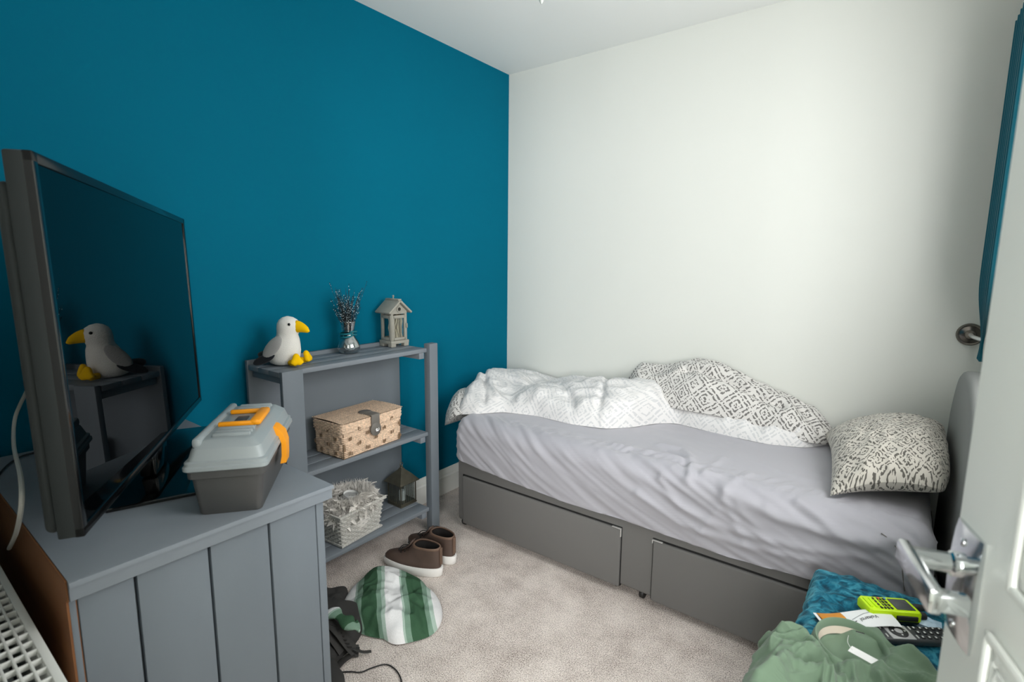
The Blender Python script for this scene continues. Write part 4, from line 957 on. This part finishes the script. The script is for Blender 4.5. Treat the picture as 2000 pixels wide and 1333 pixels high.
MB().lathe([(0.008, 0.176), (0.008, 0.184), (0.004, 0.188)], 14).tube([(0.0, 0.009*math.cos(a), 0.196+0.009*math.sin(a)) for a in [2*PI*k/18 for k in range(19)]], 0.0016, 6).build('hanging_ring', 'lantern_metal', ml)
MB().lathe([(0.016, 0.014), (0.016, 0.06), (0.014, 0.062), (0.002, 0.060)], 20).build('candle', 'ribbon_white', ml)

# ------------------------------------------------------------------ shoes
def shoe(loc, rz, label):
    t = thing('shoe', label, 'shoe', loc, rz, 'pair of brown shoes on the carpet')
    n = 40
    def ring(z, xf, xb, wd, lift=0.0):
        out = []
        for k in range(n):
            a = 2*PI*k/n; c_, s_ = math.cos(a), math.sin(a)
            cx = (xf+xb)/2; h_ = (xf-xb)/2
            x = cx+h_*math.copysign(abs(c_)**0.86, c_)
            rel = (x+0.14)/0.28; wv = wd*(0.80+0.26*math.sin(PI*min(1, max(0, rel))**1.25)) if wd > 0.03 else wd
            out.append((x, math.copysign(abs(s_)**0.80, s_)*wv, z+lift*max(0, (x-0.05)/0.09)**2))
        return out
    MB().rings([ring(0.0, 0.136, -0.138, 0.043, 0.006), ring(0.004, 0.142, -0.143, 0.046, 0.004), ring(0.034, 0.144, -0.146, 0.047, -0.010), ring(0.038, 0.142, -0.145, 0.046, -0.010), ring(0.039, 0.136, -0.138, 0.042, -0.010)]).build('sole', 'shoe_sole', t, smooth=50)
    MB().rings([ring(0.028, 0.137, -0.136, 0.0435), ring(0.042, 0.135, -0.138, 0.0455), ring(0.052, 0.126, -0.138, 0.0445), ring(0.060, 0.108, -0.138, 0.042), ring(0.067, 0.082, -0.137, 0.040), ring(0.075, 0.050, -0.136, 0.0385), ring(0.088, 0.022, -0.136, 0.0375), ring(0.104, 0.004, -0.136, 0.037), ring(0.120, -0.008, -0.135, 0.037)], cap1=False).build('upper', 'shoe_brown', t, smooth=180)
    MB().rings([ring(0.116, -0.006, -0.136, 0.0380), ring(0.122, -0.009, -0.136, 0.0385), ring(0.127, -0.013, -0.133, 0.0370), ring(0.124, -0.019, -0.128, 0.033)], cap0=False, cap1=False).build('collar', 'shoe_trim', t, smooth=180)
    MB().rings([ring(0.119, -0.018, -0.129, 0.0335), ring(0.09, -0.018, -0.128, 0.032), ring(0.055, -0.010, -0.126, 0.031)], cap0=False).build('lining', 'shoe_dark', t, smooth=180)
    MB().tube([(0.062, 0, 0.074), (0.030, 0, 0.090), (0.004, 0, 0.112), (-0.006, 0, 0.130)], [0.014, 0.016, 0.018, 0.016], 10, flat=0.22, up=(0.5, 0, 1)).build('tongue', 'shoe_brown', t, smooth=180)
    for k in range(3):
        x = 0.050-0.020*k; z = 0.0815+0.0085*k
        MB().tube(smooth_pts([(x-0.008, -0.026, z-0.006), (x, 0, z+0.003), (x-0.008, 0.026, z-0.006)], 4), 0.0023, 6).build('lace', 'shoe_dark', t)
    MB().tube(smooth_pts([(0.018, 0, 0.103), (0.034, 0.020, 0.108), (0.046, 0.034, 0.092), (0.030, 0.022, 0.098), (0.018, 0, 0.104), (0.030, -0.022, 0.108), (0.044, -0.036, 0.088)], 5), 0.0022, 6).build('lace_bow', 'shoe_dark', t)
    MB().tube(smooth_pts([(0.018, 0, 0.104), (-0.004, -0.026, 0.122), (-0.03, -0.041, 0.112), (-0.045, -0.045, 0.085)], 5), 0.0018, 6).build('lace_end', 'shoe_dark', t)
    MB().box((-0.1425, -0.008, 0.050), (-0.1355, 0.008, 0.124), 0.002).build('heel_tab', 'shoe_trim', t)
    return t
shoe((0.425, -1.196, 0.001), math.atan2(-0.075, -0.28), 'brown leather high-top shoe with a white sole, resting against the striped shirt')
shoe((0.405, -1.070, 0.001), math.atan2(-0.01, -0.28), 'brown leather high-top shoe with a white sole, beside the foot of the shelf post')

# ------------------------------------------------------------------ cloth heaps on the floor
def heap(center, outline, zfun, nr=60, na=160, smoothing=6):
    """outline points around a centre -> polar grid of points, height from zfun(x, y, r)"""
    c_ = np.array(center); pts = np.array(outline)-c_
    an = np.unwrap(np.arctan2(pts[:, 1], pts[:, 0])); rr_ = np.hypot(pts[:, 0], pts[:, 1])
    if an[-1] < an[0]: an = an[::-1]; rr_ = rr_[::-1]
    A = np.linspace(0, 2*PI, na, endpoint=False)
    an2 = np.concatenate([an-2*PI, an, an+2*PI]); rr2 = np.concatenate([rr_]*3)
    o_ = np.argsort(an2); Rr = np.interp(A, an2[o_], rr2[o_])
    for _ in range(smoothing): Rr = (np.roll(Rr, 1)+Rr+np.roll(Rr, -1))/3
    T = np.linspace(0.0, 1, nr)**0.8
    Tg, Ag = np.meshgrid(T, A, indexing='ij'); Rg = Tg*Rr[None]
    X = c_[0]+Rg*np.cos(Ag); Y = c_[1]+Rg*np.sin(Ag)
    return np.stack([X, Y, zfun(X, Y, Tg)], -1), Tg
outl = [at(x, y, 2, z)[:2] for x, y, z in ((705, 1128, .03), (735, 1093, .05), (765, 1096, .05), (800, 1118, .03), (835, 1148, .02), (858, 1170, .02), (864, 1195, .01), (860, 1222, .005), (845, 1242, .005), (800, 1256, .005), (768, 1262, .005), (752, 1248, .005), (715, 1240, .01), (690, 1222, .02), (668, 1200, .03), (662, 1180, .04), (672, 1160, .04))]
ctr_ = np.mean(outl, axis=0)
def zsh(X, Y, T):
    dome = np.sqrt(np.clip(1-T**2.6, 0, 1))
    f = 0.066*dome+0.014*fbm(X*7, Y*7+3, 2)*dome+0.018*(ridge(X*5+Y*3+2, Y*9-X*4)-0.45)*dome*sstep(0, .3, 1-T)+0.009*(ridge(X*13-Y*9+1, Y*12+X*13)-0.45)*dome*sstep(0, .2, 1-T)
    f = f-0.022*crease(X, Y, [tuple(at(x, y, 2, .06)[:2]) for x, y in ((690, 1207), (715, 1206), (730, 1212), (733, 1225))], 0.010)
    f = f-0.018*crease(X, Y, [tuple(at(x, y, 2, .06)[:2]) for x, y in ((822, 1180), (828, 1200), (830, 1212))], 0.012)
    f = f-0.014*crease(X, Y, [tuple(at(x, y, 2, .06)[:2]) for x, y in ((765, 1175), (795, 1160), (805, 1150))], 0.010)
    return np.maximum(f, 0.002)+0.004
P, Tg = heap(ctr_, outl, zsh)
ud = np.array((0.635, 0.773)); u0 = float(ud @ at(766, 1180, 2, .05)[:2])
uvs_ = np.stack([P[..., 0]*ud[0]+P[..., 1]*ud[1]-u0+0.17*0.09+0.012*fbm(P[..., 0]*5, P[..., 1]*5, 2)+0.25*(P[..., 2]-0.06), P[..., 1]], -1)
ss = thing('striped_shirt', 'green and white striped shirt in a heap on the carpet by the shoes', 'shirt', (0, 0, 0))
MB().grid(P, 0, uvs_, wrap=True).build('shirt_cloth', 'shirt_stripes', ss, smooth=180)
# a corner of its sleeve trailing over the rucksack
slv = [at(x, y, 2, z) for x, y, z in ((640, 1196, .11), (655, 1200, .12), (672, 1212, .115), (690, 1222, .10), (700, 1224, .085))]
MB().tube(smooth_pts(slv, 4), [0.004]+[0.022+0.008*math.sin(k*0.9) for k in range(15)]+[0.012], 12, flat=0.45).build('sleeve', 'shirt_stripes', ss, smooth=180)

# ------------------------------------------------------------------ rucksack between cabinet and shelf unit
rk = thing('rucksack', 'slumped black fabric rucksack with webbing straps on the carpet beside the cabinet', 'bag', (0, 0, 0))
outl = [at(x, y, 2, z)[:2] for x, y, z in ((686, 1126, .04), (676, 1150, .02), (668, 1190, .0), (706, 1240, .0), (692, 1262, .0), (672, 1282, .0), (655, 1300, .0), (640, 1318, .0), (600, 1310, .0), (560, 1260, .0), (560, 1180, .0), (600, 1140, .03), (640, 1140, .06), (668, 1122, .07))]
cx_ = np.mean(outl, axis=0)
def zrk(X, Y, T):
    dome = np.sqrt(np.clip(1-T**2.2, 0, 1))
    return np.maximum(0.075*dome+0.03*fbm(X*6+3, Y*6, 2)*dome+0.024*(ridge(X*7+Y*6, Y*8-X*5+1)-0.45)*dome, 0.001)+0.002
P, Tg = heap(cx_, outl, zrk)
P[..., 1] = np.maximum(P[..., 1], CY1+0.01); P[..., 0] = np.where(P[..., 1] > -1.67, np.maximum(P[..., 0], 0.292), P[..., 0])
MB().grid(P, wrap=True).build('sack', 'bag_black', rk, smooth=180)
def strap(pts, wdt, nm='strap', mt_='strap_black'):
    return MB().tube(smooth_pts(pts, 6), wdt, 10, flat=0.22, up=(0, 0, 1)).build(nm, mt_, rk, smooth=60)
strap([at(x, y, 2, z) for x, y, z in ((642, 1215, .10), (660, 1232, .085), (675, 1252, .05), (690, 1270, .02), (700, 1272, .012))], 0.020, 'shoulder_strap')
strap([at(x, y, 2, z) for x, y, z in ((640, 1235, .085), (655, 1255, .055), (668, 1275, .025))], 0.016, 'shoulder_strap')
for dx in range(7):
    q = at(648+dx*5, 1222+dx*7, 2, 0.098-0.010*dx); MB().box((-0.018, -0.002, -0.002), (0.018, 0.002, 0.002), 0.001, mat=Matrix.Translation(Vector(q)) @ Matrix.Rotation(0.5, 4, 'Z')).build('strap_stitching', 'bag_black', rk)
strap([at(x, y, 2, z) for x, y, z in ((690, 1268, .03), (708, 1274, .02), (725, 1273, .012))], 0.006, 'strap_end')
strap([at(x, y, 2, z) for x, y, z in ((690, 1278, .012), (672, 1290, .01), (655, 1308, .008), (640, 1330, .01))], 0.012, 'webbing')
MB().box((-0.016, -0.012, 0), (0.016, 0.012, 0.014), 0.004, mat=Matrix.Translation(Vector(at(692, 1275, 2, 0.008))) @ Matrix.Rotation(0.6, 4, 'Z')).build('buckle', 'radio_black', rk)
outl = [at(x, y, 2, 0)[:2] for x, y in ((655, 1300), (664, 1318), (670, 1345), (660, 1380), (620, 1390), (600, 1360), (610, 1310), (638, 1292))]
def zrk2(X, Y, T): return 0.05*np.sqrt(np.clip(1-T**2.2, 0, 1))+0.008*fbm(X*9, Y*9, 2)*(1-T)+0.002
P, Tg = heap(np.mean(outl, axis=0), outl, zrk2, 30, 70)
P[..., 1] = np.maximum(P[..., 1], CY1+0.012); MB().grid(P, wrap=True).build('pocket_flap', 'bag_black', rk, smooth=180)
cp = [at(x, y, 2, .004) for x, y in ((662, 1314), (685, 1313), (705, 1314), (725, 1306), (750, 1299), (765, 1303), (778, 1316), (784, 1335), (775, 1352), (750, 1365))]
tag(MB().tube(smooth_pts(cp), 0.0022, 8).build('floor_cable', 'cable_black'), 'thin black cable looping across the carpet from the rucksack', 'cable')

# ------------------------------------------------------------------ ottoman, throw and the things lying on it
OX0, OX1, OY0, OY1, OZ = 1.862, 2.27, -1.50, -0.960, 0.452
ot = thing('ottoman', 'low dark ottoman box hidden under the teal throw beside the bed', 'ottoman', ((OX0+OX1)/2, (OY0+OY1)/2, 0))
hx_, hy_ = (OX1-OX0)/2-0.012, (OY1-OY0)/2-0.012
MB().box((-hx_, -hy_, 0.03), (hx_, hy_, OZ-0.075), 0.012).build('body', 'ottoman_fabric', ot)
MB().box((-hx_, -hy_, OZ-0.072), (hx_, hy_, OZ-0.010), 0.02, seg=3).build('lid', 'ottoman_fabric', ot)
for sx_ in (-1, 1):
    for sy_ in (-1, 1): MB().lathe([(0.014, 0), (0.018, 0.03)], 14, mat=Matrix.Translation((sx_*(hx_-.03), sy_*(hy_-.03), 0))).build('foot', 'raw_wood', ot)
a1 = np.linspace(OX0-0.30, OX1+0.02, 130); b1 = np.linspace(OY0-0.28, OY1+0.28, 160); A, B = np.meshgrid(a1, b1); r_ = 0.035
P, D = drape(A, B, (OX0+r_, OX1-0.02, OY0+r_, OY1-r_), r_, OZ, 0.26+0.02*np.sin(A*9+B*7))
W = 0.007*fbm(A*9, B*9+3, 2)+0.004*(ridge(A*24+B*10, B*26-A*9)-0.4)+0.0055*(ridge(A*9+B*14, B*8-A*12)-0.4)+0.008*sstep(0.03, 0.15, D)*(ridge((A+B)*7, (A-B)*2)-0.4)
Nn = normals(P); Nn = np.where(Nn[..., 2:3] < -0.2, -Nn, Nn)
P = P+Nn*(W+0.004)[..., None]; P[..., 0] = np.minimum(P[..., 0], 2.288); P[..., 1] = np.minimum(P[..., 1], -0.90)
tag(MB().grid(P).build('throw_blanket', 'velvet_teal', smooth=180), 'teal crushed-velvet throw draped over the box beside the bed', 'blanket')

# walkie-talkie lying on its back
def axis_frame(p, q, z):
    d_ = np.array(q)-np.array(p); return math.atan2(d_[1], d_[0])
r0 = at(1697, 1190, 2, 0.49)[:2]; r1 = at(1790, 1197, 2, 0.49)[:2]; rc = (r0+r1)/2
wt = thing('walkie_talkie', 'fluorescent yellow walkie-talkie with black keypad lying on the teal throw', 'radio', (float(rc[0])-0.007, float(rc[1])+0.012, 0.4665), math.atan2(*(r1-r0)[::-1]), rot=(math.radians(-2), math.radians(0), math.atan2(*(r1-r0)[::-1])))
hl2 = 0.056; hw2 = 0.030; ht = 0.030
bdy = [(-hl2, -0.024), (-hl2+0.006, -hw2), (-0.012, -0.028), (0.004, -hw2), (hl2-0.006, -hw2), (hl2, -0.024), (hl2, 0.024), (hl2-0.006, hw2), (0.004, hw2), (-0.012, 0.028), (-hl2+0.006, hw2), (-hl2, 0.024)]
MB().rings([[(x*k, y*k, z) for x, y in bdy] for z, k in ((0.0, 0.93), (0.004, 0.99), (0.010, 1.0))]).build('battery', 'radio_black', wt, smooth=30)
MB().rings([[(x*k, y*k, z) for x, y in bdy] for z, k in ((0.008, 1.02), (0.024, 1.02), (0.029, 0.97), (ht, 0.92))]).build('case', 'radio_yellow', wt, smooth=30)
MB().box((0.006, -0.021, ht-0.001), (0.047, 0.021, ht+0.0015), 0.001).build('display', 'radio_screen', wt)
for k in range(3): MB().box((-0.050+k*0.012, -0.018, ht-0.002), (-0.044+k*0.012, 0.020, ht+0.003), 0.002).build('speaker_rib', 'radio_yellow', wt)
kp = MB()
for i in range(4):
    for j in range(4): kp.box((-0.026+0.0075*i-0.0024, -0.017+0.0115*j-0.004, ht-0.001), (-0.026+0.0075*i+0.0024, -0.017+0.0115*j+0.004, ht+0.0022), 0.001)
kp.build('keypad', 'button_dark', wt)
MB().box((-0.016, 0.0165, ht), (-0.011, 0.023, ht+0.0025), 0.001).build('orange_key', 'button_orange', wt)
MB().box((-0.002, 0.0165, ht), (0.003, 0.023, ht+0.0025), 0.001).build('blue_key', 'button_blue', wt)
MB().box((0.000, -0.034, 0.010), (0.046, -0.029, 0.022), 0.002).build('talk_button', 'radio_black', wt)
MB().lathe([(0.0085, 0), (0.0085, 0.02), (0.007, 0.03), (0.0048, 0.10), (0.004, 0.105)], 16, mat=Matrix.Translation((hl2, 0.016, 0.016)) @ Matrix.Rotation(PI/2, 4, 'Y')).build('aerial', 'radio_black', wt)
MB().lathe([(0.0085, 0), (0.0085, 0.013), (0.0075, 0.015)], 16, mat=Matrix.Translation((hl2, -0.016, 0.016)) @ Matrix.Rotation(PI/2, 4, 'Y')).build('volume_knob', 'radio_black', wt)

# remote control
m0 = at(1655, 1224, 2, 0.478)[:2]; m1 = at(1815, 1244, 2, 0.478)[:2]
rdir = np.array((0.83, 0.558)); rdir /= np.linalg.norm(rdir)
rc = at(1758, 1240, 2, 0.478)[:2]
rm_ = thing('remote_control', 'long black television remote with a silver direction pad on the teal throw', 'remote control', (float(rc[0])-0.004, float(rc[1])+0.006, 0.4605), math.atan2(rdir[1], rdir[0]))
MB().box((-0.080, -0.0245, 0.002), (0.112, 0.0245, 0.018), 0.005, seg=3).build('case', 'remote_black', rm_)
MB().box((-0.024, -0.0225, 0.0165), (0.026, 0.0225, 0.0190), 0.0015).build('silver_panel', 'remote_silver', rm_)
MB().lathe([(0.0185, 0.018), (0.0185, 0.0205), (0.017, 0.0212), (0.009, 0.0208), (0.009, 0.019)], 30, mat=Matrix.Translation((0.001, 0, 0))).build('direction_ring', 'button_dark', rm_)
MB().lathe([(0.0078, 0.0185), (0.0078, 0.0215), (0.006, 0.0222)], 22, mat=Matrix.Translation((0.001, 0, 0))).build('ok_button', 'remote_silver', rm_)
ar = MB().prism([(0.0025, 0), (-0.0015, 0.0022), (-0.0015, -0.0022)], 0, 0.0006).mesh('arrow_mark', 'paper_white')
for k in range(4): inst(ar, 'arrow_mark', rm_, (0.001+0.0133*math.cos(k*PI/2), 0.0133*math.sin(k*PI/2), 0.0211), (0, 0, k*PI/2))
bn = MB().box((-0.0042, -0.0048, 0), (0.0042, 0.0048, 0.0030), 0.0013).mesh('button', 'button_dark')
mk = MB().box((-0.0016, -0.0022, 0.0029), (0.0016, 0.0022, 0.0034)).mesh('key_mark', 'paper_white', None)
for x_ in (0.043, 0.057, 0.071, 0.085, 0.099):
    for y_ in (-0.015, 0, 0.015):
        b_o = inst(bn, 'button', rm_, (x_, y_, 0.0172)); inst(mk, 'key_mark', b_o)
sl = MB().box((-0.0014, -0.005, 0), (0.0014, 0.005, 0.0026), 0.0008).mesh('slim_button', 'button_white')
for x_, y_ in ((0.033, 0.014), (0.033, -0.014), (-0.032, 0.014), (-0.043, 0.016), (-0.032, -0.013), (-0.043, -0.013)): inst(sl, 'slim_button', rm_, (x_, y_, 0.0172))

# sachet
s0 = at(1601, 1210, 2, 0.476)[:2]; s1 = at(1745, 1208, 2, 0.486)[:2]; sd = s1-s0; SL = float(np.linalg.norm(sd)); sc_ = (s0+s1)/2
sa = thing('sachet', 'orange and white foil sachet lying against the remote control', 'sachet', (float(sc_[0]), float(sc_[1]), 0.4655), math.atan2(sd[1], sd[0]))
def szf(x, y): return 0.006+0.0035*np.sin(x*38)+0.014*np.clip((x+SL/2)/SL, 0, 1)
def patch(x0, x1, nm, mt_, puff=0.004, par=sa):
    X, Y = np.meshgrid(np.linspace(x0, x1, 24), np.linspace(-0.029, 0.029, 14))
    pf = puff*np.clip(1-(Y/0.029)**2, 0, 1)
    T_ = np.stack([X, Y, szf(X, Y)+pf], -1); B_ = np.stack([X, Y, szf(X, Y)-pf*0.6-0.0006], -1)
    return MB().grid(T_).grid(B_[:, ::-1]).build(nm, mt_, par, smooth=180)
patch(-SL/2, -SL/2+0.007, 'crimped_edge', 'sachet_white', 0.0008); patch(-SL/2+0.007, -SL/2+0.062, 'orange_end', 'sachet_orange'); patch(-SL/2+0.062, SL/2, 'white_end', 'sachet_white')
def text_mesh(txt, size, mt_, nm):
    cu_ = bpy.data.curves.new(nm, 'FONT'); cu_.body = txt; cu_.size = size; cu_.align_x = 'CENTER'; cu_.align_y = 'CENTER'; cu_.shear = 0.15; cu_.offset = size*0.012
    to = bpy.data.objects.new(nm, cu_); col.objects.link(to); bpy.context.view_layer.update()
    me = bpy.data.meshes.new_from_object(to.evaluated_get(bpy.context.evaluated_depsgraph_get())); bpy.data.objects.remove(to)
    me.materials.clear(); me.materials.append(M[mt_]); me.name = nm; return me
tm = text_mesh('Voltarol', 0.0135, 'print_dark', 'lettering')
ca, sa_ = math.cos(PI+0.16), math.sin(PI+0.16)
for v in tm.vertices:
    x, y = v.co.x*0.95, v.co.y; X_ = 0.026+x*ca-y*sa_; Y_ = -0.004+x*sa_+y*ca
    v.co = (X_, Y_, float(szf(X_, Y_))+0.004*max(0, 1-(Y_/0.029)**2)+0.0006)
o = bpy.data.objects.new('lettering', tm); col.objects.link(o); o.parent = sa
def on_s(pts): return [(x, y, float(szf(x, y))+0.004*max(0, 1-(y/0.029)**2)+0.0005) for x, y in pts]
MB().tube(on_s([(-0.034, -0.016), (-0.024, -0.015), (-0.012, -0.012), (-0.004, -0.009)]), 0.0012, 6, flat=0.3).build('small_print', 'print_dark', sa)
MB().tube(on_s([(-0.012, -0.004), (0.006, 0.004), (0.022, 0.011), (0.042, 0.015)]), 0.0009, 6, flat=0.3).build('swoosh', 'print_grey', sa)
# clear blue wrapper
wpn = at(1808, 1212, 2, 0.475)
X, Y = np.meshgrid(np.linspace(-0.022, 0.03, 30), np.linspace(-0.02, 0.02, 24)); Z = 0.006+0.007*(1+fbm(X*60, Y*60, 2))*np.clip(1-(X/0.031)**2, 0.1, 1)*np.clip(1-(Y/0.021)**2, 0.15, 1)
wr_ = MB().grid(np.stack([X, Y, Z], -1)).grid(np.stack([X, Y, 0*Z+0.0], -1)[:, ::-1]).build('plastic_wrapper', 'wrapper_blue', smooth=180); wr_.location = (float(wpn[0]), float(wpn[1]), 0.4645)
tag(wr_, 'crinkled pale blue plastic wrapper beside the walkie-talkie', 'wrapper')

# ------------------------------------------------------------------ green T-shirt thrown over the end of the ottoman
ts_ = thing('t_shirt', 'sage green T-shirt thrown over the end of the teal throw', 'T-shirt', (0, 0, 0))
tpx = ((1440, 1330, .33), (1470, 1272, .40), (1500, 1238, .47), (1528, 1216, .49), (1560, 1226, .48), (1590, 1250, .465), (1604, 1242, .466), (1612, 1232, .47), (1660, 1232, .475), (1710, 1228, .475), (1722, 1250, .47), (1735, 1275, .465), (1762, 1272, .47), (1808, 1294, .47))
outl = [tuple(at(x, y, 2, z)[:2]) for x, y, z in tpx[3:]]+[(2.16, -1.33), (2.18, -1.45), (2.14, -1.55), (2.02, -1.60), (1.90, -1.60), (1.76, -1.58), (1.66, -1.54), (1.63, -1.46), (1.68, -1.395), (1.75, -1.355)]
ctr_ = np.array((1.95, -1.43))
NK = at(1662, 1268, 2, 0.475)[:2]      # centre of the neck opening
E1 = CR[:2]/np.linalg.norm(CR[:2]); E2 = np.array((-E1[1], E1[0]))
def zts(X, Y, T):
    edge = sstep(0, 0.12, 1-T)
    an_ = np.arctan2((Y-NK[1]), (X-NK[0]+0.02)); rn_ = np.hypot(X-NK[0], Y-NK[1])
    f = 0.012*edge+(0.022*(ridge(an_*2.3+rn_*4, rn_*5+2)**1.4-0.3)+0.013*(ridge(an_*5.1-rn_*6+3, rn_*9)**1.3-0.3))*edge*sstep(0.05, 0.14, rn_)+0.012*fbm(X*8+1, Y*8, 2)*edge+0.005*(ridge(X*26+Y*14, Y*15-X*12)-0.4)*edge
    def pz(*pts): return [tuple(at(x, y, 2, .48)[:2]) for x, y in pts]
    f = f+0.022*crease(X, Y, pz((1500, 1262), (1530, 1232), (1560, 1240), (1590, 1262)), 0.010)+0.018*crease(X, Y, pz((1480, 1300), (1540, 1272), (1600, 1280)), 0.010)
    f = f+0.020*crease(X, Y, pz((1490, 1333), (1540, 1305), (1600, 1318), (1640, 1330)), 0.011)+0.024*crease(X, Y, pz((1660, 1310), (1690, 1298), (1715, 1308), (1725, 1330)), 0.012)
    f = f+0.016*crease(X, Y, pz((1740, 1290), (1775, 1276), (1806, 1296)), 0.014)-0.012*crease(X, Y, pz((1620, 1290), (1625, 1320)), 0.008)
    dx = (X-NK[0])*E1[0]+(Y-NK[1])*E1[1]; dy = (X-NK[0])*E2[0]+(Y-NK[1])*E2[1]
    nd = np.sqrt((dx/0.066)**2+(dy/0.060)**2)
    f = f*(0.10+0.90*sstep(0.75, 1.1, nd))
    rem = np.clip(crease(X, Y, [(1.990, -1.268), (2.12, -1.180)], 0.023)*1.6, 0, 1)     # the cloth rides over the end of the remote
    return OZ+0.012+np.maximum(np.maximum(f, 0.0), 0.021*rem)
P, Tg = heap(ctr_, outl, zts, 110, 260, 4)
ex = np.clip(OX0+0.006-P[..., 0], 0, 1)          # past the left edge of the ottoman the cloth hangs
th = np.minimum(ex/0.05, PI/2)
P[..., 0] = np.where(ex > 0, OX0+0.006-0.05*np.sin(th)*1.0-0.22*np.maximum(0, ex-0.078)-0.004, P[..., 0])
P[..., 2] = P[..., 2]-0.05*(1-np.cos(th))-np.maximum(0, ex-0.078)*1.15
n_ = normals(P)
P[..., 0] = P[..., 0]-0.020*np.clip(ex*14, 0, 1)*(ridge(P[..., 1]*16, P[..., 2]*9)-0.2)
MB().grid(P, wrap=True).build('shirt_body', 'shirt_green', ts_, smooth=180)
# neck: ribbed collar standing up at the back, cream tape inside, label and swing tag
NZ = OZ+0.024
def neck(a, k=1.0):
    q = NK+E1*(0.066*math.cos(a)*k)+E2*(0.060*math.sin(a)*k); return float(q[0]), float(q[1])
cl = []; tape = []
for k in range(65):
    a = -PI/2+2*PI*k/64
    up_ = 0.5+0.5*math.sin(a); h_ = 0.005+0.022*up_
    def pt(kk, z): return neck(a, kk)+(z,)
    cl.append([pt(1.20, NZ-0.008), pt(1.13, NZ+h_*0.5), pt(1.06, NZ+h_), pt(1.0, NZ+h_*0.92), pt(0.95, NZ+h_*0.2), pt(0.97, NZ-0.012)])
    if 0.08*PI < a < 0.92*PI: tape.append([pt(0.955, NZ+h_*0.38), pt(0.925, NZ+h_*0.0), pt(0.90, NZ-0.006)])
MB().grid(np.array(cl)).build('collar', 'shirt_green', ts_, smooth=60)
MB().grid(np.array(tape)).build('neck_tape', 'neck_tape', ts_, smooth=180)
lb = neck(0.24*PI, 0.90); La = YAW-0.5
Ml = Matrix.Translation((lb[0], lb[1], NZ+0.009)) @ Matrix.Rotation(La, 4, 'Z') @ Matrix.Rotation(-0.9, 4, 'X')
lab = MB().box((-0.008, -0.0008, -0.007), (0.008, 0.0008, 0.001), mat=Ml).build('neck_label', 'label_black', ts_, smooth=None)
MB().box((-0.007, -0.0008, -0.016), (0.007, 0.0008, -0.0072), mat=Ml).build('care_label', 'paper_white', ts_, smooth=None)
for k in range(4): MB().box((-0.0065+0.0036*k, -0.0012, -0.005), (-0.0045+0.0036*k, -0.0007, -0.001), mat=Ml).build('label_print', 'print_grey', lab, smooth=None)
tgp = at(1687, 1282, 2, NZ+0.016)
swg = MB().box((-0.026, -0.0095, -0.0006), (0.026, 0.0095, 0.0006), 0.0004, mat=Matrix.Translation(Vector(tgp)) @ Matrix.Rotation(YAW-0.95, 4, 'Z') @ Matrix.Rotation(0.15, 4, 'X')).build('swing_tag', 'paper_white', ts_, smooth=None)
MB().tube(smooth_pts([tuple(tgp+np.array((-0.02, 0.004, 0.001))), tuple(tgp+np.array((-0.03, 0.02, 0.004))), (lb[0]-0.02, lb[1]-0.012, NZ)], 5), 0.0005, 5).build('tag_string', 'paper_white', ts_)
